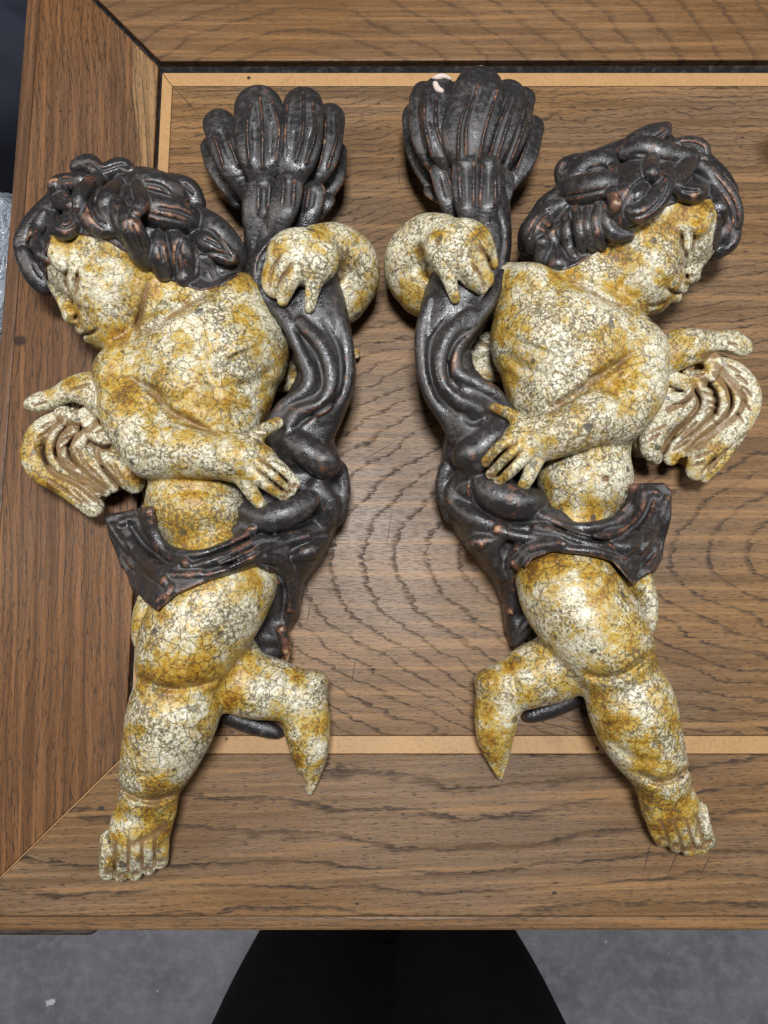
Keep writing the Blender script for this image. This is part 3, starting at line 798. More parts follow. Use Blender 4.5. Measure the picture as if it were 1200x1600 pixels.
    f.etch([(205, 1320), (230, 1308), (256, 1292)], 6, 3, zmin=2, wash=0.8)
    # tucked leg
    f.chain([(330, 1010, 45, 62), (375, 1062, 58, 54), (430, 1078, 56, 47), (470, 1088, 52, 38)], k=14)
    f.ell(490, 1068, 56, 24, 22, 34, 0, k=6)
    f.chain([(472, 1090, 50, 38), (478, 1128, 46, 37), (483, 1168, 38, 30), (485, 1205, 26, 18), (484, 1236, 16, 6)], k=8)
    f.etch([(452, 1045), (450, 1075), (440, 1110)], 7, 4, wash=0.1)
    for q, w_, a_ in (([(252, 572), (264, 584)], 32, -6), ([(368, 530), (378, 552)], 34, -6), ([(296, 505), (318, 565), (342, 640)], 13, 6), ([(232, 606), (275, 624), (312, 606)], 9, 5),
                      ([(345, 606), (392, 600), (436, 566)], 9, 5), ([(238, 522), (300, 490), (356, 458)], 9, -4), ([(380, 640), (410, 610), (440, 600)], 10, 3), ([(262, 775), (300, 765), (350, 775)], 9, 4), ([(250, 1000), (300, 990), (360, 985)], 30, -4),
                      ([(235, 1110), (240, 1150)], 22, -4), ([(300, 1105), (296, 1140)], 24, -4), ([(268, 1050), (300, 1052)], 18, -4), ([(470, 1205), (479, 1230)], 3, 4), ([(494, 1200), (488, 1232)], 3, 4), ([(482, 1190), (484, 1230)], 3, 3), ([(505, 1100), (508, 1160), (498, 1200)], 8, -3)):
        f.etch(q, w_, a_, zmin=15)
    f.stains = [(70, 372, 16, .7), (110, 375, 22, .9), (165, 385, 22, .8), (205, 405, 20, .7), (240, 440, 22, .7), (140, 415, 16, .8), (105, 478, 14, 1), (112, 486, 10, 1), (180, 530, 26, .9), (215, 500, 16, .7), (280, 450, 18, .6),
                (375, 440, 22, 1.0), (345, 455, 20, .6), (230, 540, 26, .6), (195, 612, 24, 1.0), (250, 600, 22, .5), (285, 690, 30, .7), (300, 545, 40, .45), (395, 530, 35, .6), (440, 560, 24, .8), (430, 640, 20, .9), (345, 600, 30, .4), (380, 490, 26, .7),
                (240, 690, 18, .6), (420, 690, 14, .9), (440, 745, 12, .8), (425, 768, 10, .9), (403, 780, 9, .9), (300, 845, 40, .9), (345, 835, 22, 1.0), (285, 760, 30, .6), (245, 800, 16, .4), (500, 362, 14, .9), (432, 390, 14, .9), (545, 410, 18, .7), (420, 430, 12, .8), (560, 470, 30, .5), (455, 425, 9, .7),
                (280, 915, 34, .9), (330, 900, 30, .9), (390, 905, 24, .9), (250, 960, 24, .7), (225, 960, 20, .8), (320, 1000, 24, .7), (310, 1050, 26, 1.1), (270, 1070, 26, 1.0), (225, 1060, 20, .9), (340, 1060, 16, .8), (218, 1140, 12, 1.0), (310, 1140, 22, .5), (300, 970, 30, .4),
                (245, 1232, 26, 1.2), (215, 1240, 14, .7), (190, 1265, 16, .9), (180, 1310, 14, .8), (230, 1265, 14, 1.0), (175, 1345, 10, 1), (255, 1295, 14, .9), (385, 1040, 24, 1.0), (365, 1090, 22, .9), (463, 1055, 13, 1.1), (430, 1120, 16, .8), (495, 1120, 22, .5), (466, 1190, 10, 1)]
    body = f.mesh('body', skin_l, root)
    # ---------------- hair
    h = Field((15, 230, 400, 480), 225, VOX, base=[f])
    hl = [(34, 398), (36, 362), (80, 318), (90, 290), (122, 282), (132, 262), (190, 264), (240, 275), (290, 292), (312, 330), (345, 366), (370, 395), (372, 432), (345, 448), (312, 456), (272, 442), (235, 426), (200, 398), (160, 374), (110, 366), (82, 366), (74, 400), (76, 440), (58, 438)]
    h.sheet(hl, [(40, 390, 90), (70, 430, 80), (85, 330, 100), (100, 350, 120), (130, 275, 80), (150, 340, 150), (190, 275, 95), (200, 330, 160), (250, 285, 105), (250, 370, 170), (300, 310, 105), (300, 400, 160), (350, 385, 120), (345, 430, 120), (370, 415, 90), (230, 415, 150), (180, 375, 150)], z0=18, ke=26, k=4)
    h.shell(f, 2, hl, ke=5)
    L = [([(82, 322, S-6, 12), (58, 348, S-4, 16), (40, 380, S-4, 16), (42, 402, S-6, 13)]),
         ([(70, 335, S-3, 8), (58, 365, S+2, 11), (62, 392, S+2, 10), (74, 405, S-2, 7)]),
         ([(40, 400, 92, 14), (55, 428, 86, 16), (70, 446, 80, 15)]),
         ([(88, 318, S-4, 10), (84, 343, S+2, 13), (98, 360, S+2, 14), (116, 352, S, 11), (118, 335, S-4, 8)]),
         ([(88, 292, 120, 12), (96, 312, S-2, 14), (112, 322, S, 10)]),
         ([(86, 285, 104, 8), (100, 285, 108, 12), (128, 285, 120, 14)]),
         ([(160, 278, S-4, 12), (138, 300, S, 15), (137, 332, S+2, 16), (155, 355, S+2, 14), (180, 362, S-2, 9)]),
         ([(140, 285, S-2, 9), (126, 305, S, 11), (122, 325, S-4, 8)]),
         ([(195, 285, S-4, 12), (172, 305, S, 13), (166, 330, S, 12), (180, 350, S, 11), (196, 372, S, 9)]),
         ([(124, 262, 92, 13), (140, 258, 96, 15), (160, 270, 104, 13), (190, 262, 102, 14), (205, 270, 106, 10)]),
         ([(182, 318, S-4, 12), (188, 342, S, 13), (200, 366, S, 11)]),
         ([(198, 335, S-2, 12), (206, 358, S+3, 17), (218, 388, S+2, 18), (226, 408, S-4, 12)]),
         ([(248, 370, S-2, 10), (248, 398, S+2, 15), (256, 425, S-2, 13)]),
         ([(270, 368, S-2, 10), (285, 392, S+3, 19), (292, 420, S, 19), (288, 438, S-6, 12)]),
         ([(220, 322, S-3, 12), (240, 330, S+4, 22), (275, 338, S+4, 24), (302, 348, S-2, 18)]),
         ([(205, 285, 120, 14), (235, 292, 128, 24), (262, 300, 126, 22), (280, 312, 118, 14)]),
         ([(268, 284, 104, 12), (292, 298, 104, 18), (305, 318, 100, 15)]),
         ([(215, 290, S-4, 8), (222, 315, S-2, 11), (212, 335, S-4, 8)]),
         ([(312, 340, 130, 16), (338, 366, 132, 23), (364, 398, 118, 20), (374, 424, 96, 12)]),
         ([(305, 372, S-4, 12), (330, 384, S, 17), (358, 404, S-2, 14)]),
         ([(318, 404, S-4, 14), (326, 428, S-2, 18), (338, 446, 120, 14)]),
         ([(348, 424, 118, 16), (368, 428, 100, 14)])]
    for q in L: h.lock(q)
    for q in ([(283, 375), (276, 400), (279, 428)], [(300, 384), (306, 405), (304, 430)], [(150, 300), (146, 325), (160, 348)], [(206, 350), (214, 372), (222, 396)], [(245, 325), (275, 330), (300, 340)], [(330, 360), (350, 385), (362, 410)],
              [(52, 358), (48, 380), (54, 398)], [(338, 412), (355, 418), (372, 412)], [(225, 286), (250, 290), (268, 304)], [(312, 395), (335, 395), (362, 402)]):
        h.etch(q, 3.0, 4.5, zmin=60)
    h.stains = [(212, 350, 14, .9), (145, 285, 18, .6), (170, 285, 16, .6), (45, 365, 12, .7), (140, 340, 14, .6), (250, 325, 22, .4), (292, 315, 10, .7), (255, 385, 10, .7), (84, 280, 8, .9), (180, 320, 16, .5)]
    h.mesh('hair', dark_l, root)
    # ---------------- wings
    w = Field((25, 575, 245, 815), 150, VOX)
    w.sheet([(100, 630), (90, 645), (70, 660), (56, 695), (66, 735), (105, 755), (138, 782), (158, 762), (200, 750), (226, 735), (205, 690), (180, 610), (135, 604)],
            [(60, 700, 52), (100, 690, 68), (140, 700, 74), (180, 720, 74), (150, 770, 52), (205, 745, 56), (105, 645, 66), (150, 620, 70), (90, 745, 38)], z0=10, ke=8, k=4)
    W_ = [[(48, 631, 74, 9), (62, 628, 78, 13), (88, 620, 84, 13), (115, 608, 88, 17), (145, 610, 92, 24), (175, 630, 90, 26)],
          [(96, 640, 70, 10), (104, 652, 76, 12), (120, 655, 76, 11), (150, 640, 80, 14)],
          [(88, 652, 62, 10), (62, 676, 64, 15), (50, 706, 62, 15), (60, 733, 60, 15), (88, 750, 60, 15), (120, 768, 60, 17), (146, 792, 52, 14)],
          [(104, 655, 66, 8), (84, 680, 70, 9), (80, 708, 68, 9), (96, 732, 66, 9), (128, 750, 64, 9), (152, 770, 58, 8)],
          [(118, 668, 72, 9), (98, 690, 76, 10), (100, 716, 74, 10), (122, 738, 70, 10), (150, 756, 66, 9), (166, 768, 58, 7)],
          [(132, 680, 76, 10), (120, 698, 78, 11), (132, 722, 76, 12), (156, 742, 70, 12), (176, 760, 60, 9)],
          [(142, 668, 80, 13), (160, 684, 84, 13), (176, 678, 84, 10), (180, 660, 82, 8)],
          [(178, 700, 76, 8), (192, 705, 78, 10), (204, 698, 78, 8)],
          [(156, 716, 74, 9), (176, 722, 80, 15), (196, 740, 76, 17), (210, 755, 64, 14)],
          [(200, 690, 70, 22), (215, 715, 62, 18), (226, 735, 50, 12)]]
    for q in W_: w.chain([(a, b, z_, r * 1.22) for a, b, z_, r in q], k=1.6, n=6, zs=0.7)
    bar = [[(66, 668), (78, 660)], [(58, 684), (72, 676)], [(54, 700), (66, 696)], [(100, 676), (112, 672)], [(94, 690), (110, 682)], [(93, 704), (106, 694)], [(118, 700), (130, 712)], [(124, 712), (138, 726)], [(130, 724), (150, 738)], [(140, 732), (160, 750)],
           [(75, 748), (108, 770)], [(98, 764), (128, 786)], [(112, 762), (140, 790)], [(166, 722), (182, 742)], [(178, 724), (194, 752)], [(150, 676), (168, 668)], [(156, 662), (170, 656)], [(116, 640), (130, 634)], [(55, 634), (72, 628)], [(84, 700), (88, 716)], [(104, 722), (116, 732)], [(110, 610), (140, 600)]]
    for q in bar: w.etch(q, 2.1, 4.2, zmin=20, wash=1.1, n=1)
    for q in ([(94, 655), (70, 682), (68, 712), (84, 738), (120, 756), (150, 780)], [(111, 662), (90, 686), (90, 712), (108, 735), (140, 754), (160, 768)], [(126, 675), (108, 696), (114, 720), (140, 740), (166, 762)], [(108, 660), (134, 672), (150, 660)], [(150, 698), (152, 712), (166, 736), (184, 758)], [(140, 690), (160, 700), (190, 694)]):
        w.etch(q, 4.6, 3.0, zmin=20, wash=1.2)
    w.stains = [(55, 705, 20, 1.0), (60, 735, 14, .7), (110, 598, 16, 1.0), (80, 612, 12, .8), (210, 745, 14, .9), (80, 760, 14, 1.0), (190, 695, 16, .9), (175, 650, 14, .6)]
    w.mesh('wing', skin_l, root)
    w = Field((400, 510, 580, 680), 70, VOX)
    w.chain([(420, 560, 30, 24), (470, 560, 28, 24), (520, 553, 24, 16), (554, 553, 18, 9)], k=4, zs=.7)
    w.chain([(410, 590, 30, 22), (450, 595, 26, 18), (470, 600, 22, 14)], k=4, zs=.7)
    w.etch([(430, 585), (446, 600)], 3, 4, zmin=5, wash=.8); w.etch([(460, 560), (500, 556)], 3, 4, zmin=5, wash=.8)
    w.mesh('wing', skin_l, root)
    # ---------------- torch
    c = Field((300, 120, 560, 500), 175, VOX)
    c.chain([(425, 470, 92, 48), (420, 400, 95, 40), (430, 340, 92, 46), (436, 300, 88, 52), (432, 262, 82, 56)], k=4, n=6)
    c.chain([(432, 270, 72, 58), (428, 232, 66, 66)], k=8, zs=0.7)
    c.chain([(428, 235, 66, 62), (400, 190, 60, 34)], k=8); c.chain([(428, 235, 66, 62), (470, 195, 60, 36)], k=8)
    for q in ([(452, 330), (436, 360), (402, 400), (396, 440)],): c.etch(q, 5, -5, zmin=60)
    for q in ([(470, 300), (460, 340), (455, 380)], [(408, 300), (402, 350), (396, 400)]): c.etch(q, 4, 4, zmin=60)
    tor = c.mesh('torch', dark_l, root)
    pet = [([(372, 312, 62, 12), (344, 262, 62, 17), (331, 228, 56, 14)], [], []),
           ([(388, 300, 100, 14), (366, 250, 122, 24), (345, 200, 122, 22), (338, 188, 116, 15)], [([(374, 262), (352, 205)], 3, 4), ([(350, 262), (334, 210)], 3, 4)], [([(362, 250), (343, 200)], 4, 3)]),
           ([(415, 285, 128, 20), (407, 230, 152, 32), (404, 175, 150, 32), (404, 160, 142, 24)], [([(410, 262), (410, 200), (406, 150)], 3.2, 5), ([(390, 258), (386, 200), (392, 162)], 3, 4.5), ([(432, 250), (436, 200), (424, 155)], 3, 4)], [([(400, 250), (398, 190)], 4, 3), ([(421, 250), (423, 190)], 4, 3)]),
           ([(450, 285, 126, 20), (462, 235, 148, 31), (472, 180, 146, 28), (474, 158, 138, 20)], [([(462, 250), (474, 200), (474, 145)], 3.2, 5), ([(478, 255), (492, 210), (488, 160)], 3, 4.5), ([(445, 250), (446, 200), (450, 160)], 3, 3)], [([(455, 250), (460, 200)], 4, 2), ([(472, 255), (484, 205)], 4, 3)]),
           ([(480, 290, 100, 15), (500, 245, 116, 24), (512, 195, 112, 22), (516, 178, 104, 15)], [([(498, 262), (508, 215), (508, 180)], 3, 4), ([(512, 262), (526, 215), (526, 175)], 3, 4)], []),
           ([(495, 312, 70, 14), (515, 275, 72, 20), (520, 235, 66, 16)], [], [])]
    for p, r, g_ in pet: petal(tor, dark_l, p, [(a, 2.4, b * 1.35) for a, _, b in r], g_)
    low = [([(398, 368, 122, 14), (402, 320, 138, 20), (409, 288, 146, 18)], [([(404, 335), (404, 285)], 3, 4), ([(418, 330), (422, 285)], 3, 4)], [([(411, 325), (413, 290)], 4, 4)]),
           ([(430, 365, 128, 14), (444, 320, 146, 20), (452, 286, 150, 17)], [([(440, 325), (444, 278)], 3, 4), ([(458, 325), (460, 278)], 3, 4)], [([(450, 325), (452, 285)], 4, 4)]),
           ([(470, 365, 108, 12), (482, 325, 122, 17), (490, 298, 126, 14)], [([(478, 330), (484, 290)], 3, 4)], [([(486, 325), (490, 298)], 3, 3)]),
           ([(490, 340, 84, 10), (506, 318, 90, 12), (512, 310, 88, 9)], [], [])]
    for p, r, g_ in low: petal(tor, dark_l, p, r, g_, name='lower_petal')
    # ---------------- drapery
    d = Field((145, 460, 570, 1165), 195, VOX, base=[])
    # twisted sash hanging from the hand
    d.chain([(470, 430, 95, 58), (485, 490, 100, 58), (502, 540, 98, 50), (510, 590, 96, 46), (490, 640, 98, 48), (465, 690, 102, 48)], k=6, zs=0.72, n=7)
    R = [[(425, 478, 122, 12), (448, 500, 128, 13), (466, 545, 126, 12), (484, 585, 124, 13), (476, 612, 122, 13), (445, 635, 116, 12), (424, 660, 110, 9)],
         [(470, 505, 134, 11), (498, 535, 138, 14), (515, 575, 136, 16), (516, 608, 134, 17), (500, 634, 134, 16), (468, 644, 130, 15), (452, 668, 128, 13)],
         [(520, 480, 118, 12), (538, 530, 116, 13), (541, 585, 112, 13), (530, 625, 112, 13), (505, 652, 116, 14), (478, 664, 120, 14), (466, 690, 118, 12)]]
    for q in R: d.chain(q, k=4.5, n=7)
    d.etch([(462, 515), (492, 550), (504, 590), (496, 615), (460, 632)], 4.5, 5, zmin=70)
    d.etch([(505, 500), (528, 545), (532, 595), (518, 628), (485, 650), (462, 668)], 4.5, 6, zmin=70)
    d.etch([(440, 515), (462, 560)], 4, 4, zmin=70)
    # mass at the hip
    d.sheet([(432, 668), (480, 650), (520, 665), (522, 690), (536, 730), (540, 770), (528, 812), (500, 872), (472, 908), (462, 960), (446, 985), (450, 1028), (425, 1012), (380, 1010), (392, 930), (340, 900), (380, 840), (384, 780), (420, 730)],
            [(450, 690, 118), (500, 690, 90), (505, 725, 112), (535, 760, 60), (490, 770, 112), (450, 790, 118), (400, 800, 110), (420, 850, 122), (470, 850, 108), (510, 830, 70), (430, 900, 100), (458, 930, 66), (440, 980, 52), (420, 1000, 48), (445, 1025, 36)], z0=8, ke=16, k=8)
    d.ell(506, 722, 118, 27, 24, 30, 20, k=4)
    d.chain([(455, 690, 120, 22), (480, 706, 126, 24), (505, 722, 122, 25)], k=6)
    d.chain([(390, 800, 118, 18), (420, 812, 126, 26), (455, 800, 124, 26), (480, 785, 116, 20)], k=5)     # pouch under the fingers
    d.chain([(496, 760, S-6, 14), (512, 790, S-4, 18), (498, 825, S-2, 18), (450, 838, S, 16), (400, 850, S, 12)], k=6)
    d.chain([(530, 735, 64, 14), (536, 770, 58, 12), (526, 810, 54, 12)], k=6)
    # belt swag under the belly
    bl = [(160, 808), (172, 800), (200, 797), (236, 790), (242, 830), (268, 858), (310, 864), (350, 852), (392, 818), (440, 840), (460, 880), (440, 902), (400, 884), (330, 906), (268, 932), (246, 956), (226, 940), (208, 918), (196, 898), (184, 884), (176, 856), (166, 832)]
    d.shell(f, 10, bl, ke=5)
    d.sheet(bl, [(170, 810, 52), (190, 880, 50), (230, 800, 62), (215, 840, 66), (245, 950, 62), (240, 890, 90), (265, 880, 106), (300, 888, 110), (350, 875, 130), (400, 850, 130), (440, 860, 122), (430, 895, 112), (260, 925, 96)], z0=8, ke=8, k=8, zref=54)
    d.base = [f]
    Fd = [[(205, 848, 66, 10), (222, 868, S+2, 13), (255, 893, S+2, 12), (290, 885, S, 9)], [(192, 818, 54, 9), (206, 814, 58, 9), (224, 812, 64, 8)], [(236, 800, S-3, 7), (240, 832, S, 9), (262, 860, S+1, 10), (305, 868, S+1, 9), (350, 856, S+1, 9), (398, 828, S, 9)],
          [(300, 886, S, 8), (340, 872, S+4, 12), (385, 852, S+4, 12), (430, 838, S+2, 11)], [(330, 898, S-1, 6), (370, 882, S+3, 9), (410, 866, S+3, 11), (445, 862, S, 10)], [(214, 898, 60, 10), (230, 922, 64, 11), (246, 944, 70, 8)], [(255, 905, S-2, 8), (268, 922, S, 9), (250, 940, S-2, 7)],
          [(412, 870, S-1, 9), (440, 878, S+2, 11), (452, 910, S, 11), (456, 950, S-2, 9)], [(440, 985, 56, 9), (446, 1010, 46, 8), (448, 1030, 38, 5)], [(460, 870, S-2, 10), (485, 860, S, 13), (505, 845, S-4, 10)], [(199, 866, 56, 9), (210, 880, 64, 10), (240, 900, 82, 9)]]
    Fd += [[(176, 822, 54, 7), (196, 850, 62, 9), (226, 884, 80, 9), (258, 908, S, 8)], [(216, 806, 60, 7), (226, 836, 72, 8), (250, 866, S+1, 8), (292, 880, S+2, 7)], [(345, 886, S+2, 7), (390, 868, S+4, 9), (436, 850, S+3, 9), (478, 838, S, 9)], [(262, 898, S+1, 7), (306, 898, S+2, 7), (352, 890, S, 6)]]
    for q in Fd: d.chain(q, k=3, n=6)
    for q in ([(200, 815), (225, 850), (262, 878)], [(300, 878), (345, 862), (395, 838)], [(318, 894), (360, 880), (400, 862)], [(392, 830), (430, 835), (480, 815), (505, 785)], [(425, 885), (444, 920), (440, 970)]):
        d.etch(q, 3.4, 6.5, zmin=30)
    # tail of cloth behind the tucked leg
    d.chain([(350, 1112, 16, 16), (385, 1128, 14, 16), (425, 1142, 11, 12), (438, 1146, 9, 7)], k=4, zs=.8)
    d.chain([(400, 980, 30, 30), (420, 1010, 26, 24), (350, 1110, 16, 14)], k=4, zs=.6)
    d.stains = [(475, 855, 12, .7), (520, 830, 14, .6), (380, 875, 12, .5), (200, 890, 16, .5), (445, 960, 14, .7), (446, 1010, 14, .8), (240, 865, 20, .4), (450, 812, 18, .5), (508, 735, 16, .5), (480, 660, 18, .5), (455, 635, 14, .5), (395, 825, 6, .9)]
    d.mesh('drapery', dark_l, root)
build_left()

def build_right():
    global ORG
    base = W(890, 790, 0) * U + np.array([0, 0, TOP]); ORG = base
    root = empty('carved_cherub', base)
    tag(root, 'gilded crackled cherub carving on the right, white chips on its torch petals', 'sculpture', 'pair of carved cherubs')
    f = Field((590, 300, 1160, 1360), 215, VOX)
    # torso
    f.ell(898, 545, 92, 134, 108, 82, 22, k=1)
    f.ell(872, 540, 100, 95, 85, 86, 20, k=20)
    f.chain([(895, 625, 88, 100), (908, 690, 82, 76), (914, 755, 84, 58)], k=30)
    f.ell(914, 752, 92, 73, 62, 66, 0, k=18)
    f.chain([(890, 850, 62, 72), (930, 870, 55, 66)], k=24)
    f.ell(828, 458, 112, 44, 44, 48, 0, k=26)
    f.chain([(905, 452, 92, 58), (950, 440, 96, 52), (985, 420, 95, 55)], k=14)
    # head
    f.ell(975, 355, 95, 118, 90, 88, -20, k=12)
    f.ell(1050, 366, 95, 68, 70, 72, -30, k=14)
    f.ell(1008, 425, 112, 58, 58, 60, -40, k=14)
    f.ell(1000, 450, 105, 44, 40, 48, -20, k=16)
    f.ell(1026, 474, 92, 20, 15, 26, -25, k=8)
    f.chain([(1098, 382, 100, 14), (1090, 408, 103, 10), (1084, 424, 106, 11)], k=6)
    f.ell(1080, 432, 106, 14, 13, 17, -35, k=3)
    f.ell(1071, 436, 112, 8, 8, 10, -35, k=3)
    f.chain([(1066, 450, 98, 9), (1056, 452, 110, 8), (1048, 446, 118, 6)], k=3)
    f.chain([(1056, 465, 94, 9), (1045, 462, 108, 9), (1038, 454, 116, 6)], k=3)
    f.chain([(1104, 338, S-2, 11), (1092, 358, S-1, 11), (1068, 360, S-2, 9), (1052, 372, S-4, 8)], k=8)
    f.ell(1074, 380, S - 1, 11, 20, 11, 12, k=4)
    f.etch([(1084, 362), (1084, 380), (1079, 397)], 3.0, 4.2, wash=0.6)
    f.etch([(1060, 358), (1065, 370), (1066, 385), (1074, 400)], 3.2, 5, wash=0.8)
    f.etch([(1072, 404), (1062, 422), (1048, 440), (1040, 456)], 6, 3, wash=0.35)
    f.etch([(1076, 364), (1077, 382), (1073, 398)], 2.2, -2.5)
    f.etch([(1062, 458), (1052, 457), (1042, 450)], 2.6, 6, wash=0.9)
    f.etch([(1076, 432), (1071, 433)], 3.8, 9, wash=1.0)
    f.etch([(1010, 478), (1025, 478), (1040, 470)], 3.5, 3, wash=0.4)
    f.etch([(985, 488), (960, 474), (925, 455), (890, 436)], 6, 6, wash=0.5)
    f.etch([(962, 470), (968, 450), (985, 430)], 6, 2.5, wash=0.1)
    # near arm
    f.ell(1000, 555, 108, 40, 44, 52, 0, k=22)
    f.chain([(1004, 562, 118, 37), (998, 608, 134, 43), (966, 648, 142, 45)], k=12)
    f.chain([(962, 650, 144, 45), (925, 652, 156, 47), (878, 674, 156, 39), (845, 684, 150, 34)], k=5)
    f.chain([(850, 682, 150, 36), (818, 692, 148, 35)], k=10, zs=0.62)
    f.etch([(872, 634), (878, 665), (868, 712)], 5, 3.5, wash=0.2)
    f.etch([(986, 552), (958, 574), (930, 592), (895, 618), (862, 640)], 7, 15, zmin=60, wash=0.5)
    f.etch([(938, 592), (955, 612), (978, 628)], 6, 5, zmin=60, wash=0.3)
    for fg in ([(818, 664, 152, 14), (798, 648, 148, 10), (772, 637, 140, 7.5)],
               [(808, 682, 158, 12.5), (782, 700, 154, 11.5), (760, 722, 138, 9)],
               [(812, 696, 161, 12.5), (788, 718, 158, 11.5), (767, 741, 140, 9)],
               [(820, 710, 158, 12.5), (798, 734, 154, 11), (780, 751, 138, 9)],
               [(836, 722, 148, 13), (824, 748, 142, 11), (812, 769, 130, 8.5)]):
        f.chain(fg, k=5, n=5)
    for q in ([(808, 690), (782, 710), (764, 732)], [(816, 704), (792, 728), (774, 747)]):
        f.etch(q, 2.6, 5, zmin=100, wash=0.8)
    for u, v in ((772, 636), (758, 724), (766, 743), (778, 752), (811, 771)):
        f.etch([(u-2, v-1), (u+2, v+1)], 3.2, 2.5, zmin=100, wash=0.9)
    f.etch([(944, 745), (950, 750)], 4.5, 8, zmin=60, wash=1.0)          # navel
    # far arm
    f.chain([(810, 455, 95, 42), (745, 452, 70, 44), (672, 446, 64, 48)], k=14)
    f.chain([(664, 446, 62, 48), (645, 426, 68, 44), (644, 398, 88, 41), (666, 374, 112, 38), (690, 372, 132, 36)], k=8)
    f.ell(716, 388, 150, 56, 47, 34, -12, k=4)
    f.etch([(655, 380), (660, 410), (672, 438)], 6, 7, zmin=50, wash=0.45)
    f.etch([(672, 410), (668, 425), (680, 440)], 4, 5, zmin=60, wash=0.6)
    for fg in ([(742, 372, 152, 16), (760, 388, 146, 13), (768, 412, 134, 11)],
               [(735, 392, 160, 20), (752, 414, 156, 14), (762, 440, 140, 10)],
               [(722, 400, 164, 20), (738, 428, 160, 14), (752, 452, 144, 9)],
               [(694, 408, 158, 18), (702, 436, 152, 12), (711, 467, 142, 8)]):
        f.chain(fg, k=6)
    f.ell(738, 420, 148, 28, 40, 18, -32, k=6)
    for q in ([(748, 384), (762, 404), (768, 424)], [(738, 412), (752, 434), (757, 452)]):
        f.etch(q, 3.2, 5, zmin=100, wash=0.7)
    f.etch([(682, 377), (684, 382)], 3.5, 4, zmin=100, wash=1.0)
    # standing leg
    f.chain([(872, 905, 92, 66), (895, 935, 108, 78), (940, 995, 112, 74), (966, 1045, 100, 60)], k=20)
    f.ell(1000, 935, 55, 22, 62, 45, -6, k=14)
    f.chain([(970, 1058, 94, 56), (985, 1098, 94, 67), (1001, 1146, 82, 62), (1024, 1192, 68, 49), (1034, 1214, 60, 43)], k=6)
    f.chain([(1038, 1236, 56, 42), (1047, 1260, 46, 45), (1058, 1282, 30, 42)], k=6, zs=0.72)
    f.etch([(912, 1050), (945, 1060), (985, 1048), (1018, 1020)], 6, 8, zmin=30, wash=0.3)
    f.etch([(1000, 1208), (1025, 1222), (1052, 1218), (1076, 1200)], 5.5, 9, zmin=20, wash=0.6)
    f.etch([(945, 1150), (990, 1185), (1040, 1190)], 7, 3.5, zmin=20, wash=0.1)
    toes = [(1020, 1282, 1034, 1312, 11.5), (1042, 1286, 1056, 1322, 10.5), (1062, 1286, 1076, 1328, 11), (1082, 1282, 1094, 1326, 10.5), (1094, 1272, 1107, 1316, 10)]
    for a, b, c, d, r in toes:
        f.chain([(a, b - 8, 40, r + 1), ((a+c)/2, (b+d)/2, 40, r + 1), (c, d - 2, 26, r + 1)], k=3)
    for i in range(4):
        a = toes[i]; b = toes[i+1]
        f.etch([((a[0]+b[0])/2, (a[1]+b[1])/2 - 4), ((a[2]+b[2])/2 - 3, (a[3]+b[3])/2 - 12), ((a[2]+b[2])/2, (a[3]+b[3])/2 + 3)], 2.8, 3.2, zmin=2, wash=1.0)
    for a, b, c, d, r in toes: f.etch([(c-3, d-1), (c+3, d-2)], 3.6, 2.5, zmin=2, wash=0.9)
    # tucked leg
    f.chain([(930, 985, 45, 60), (880, 1035, 58, 55), (828, 1058, 56, 48), (785, 1076, 52, 38)], k=14)
    f.ell(764, 1066, 56, 23, 22, 34, 0, k=6)
    f.chain([(784, 1078, 50, 36), (778, 1112, 46, 35), (774, 1150, 38, 28), (778, 1185, 26, 17), (781, 1212, 16, 6)], k=8)
    f.etch([(790, 1018), (798, 1050), (810, 1090)], 7, 4, wash=0.1)
    for q, w_, a_ in (([(958, 548), (946, 560)], 32, -6), ([(846, 520), (836, 542)], 34, -6), ([(908, 488), (892, 550), (870, 625)], 13, 6), ([(985, 585), (945, 596), (905, 582)], 9, 5),
                      ([(868, 588), (825, 580), (785, 548)], 9, 5), ([(975, 505), (910, 470), (855, 440)], 9, -4), ([(835, 620), (805, 592), (780, 580)], 10, 3), ([(955, 735), (915, 725), (870, 735)], 9, 4), ([(860, 965), (905, 970), (960, 985)], 30, -4),
                      ([(1022, 1100), (1030, 1140)], 22, -4), ([(958, 1095), (968, 1130)], 24, -4), ([(960, 1035), (990, 1030)], 18, -4), ([(772, 1185), (779, 1208)], 3, 4), ([(790, 1180), (784, 1210)], 3, 4), ([(750, 1080), (748, 1130), (758, 1175)], 8, -3)):
        f.etch(q, w_, a_, zmin=15)
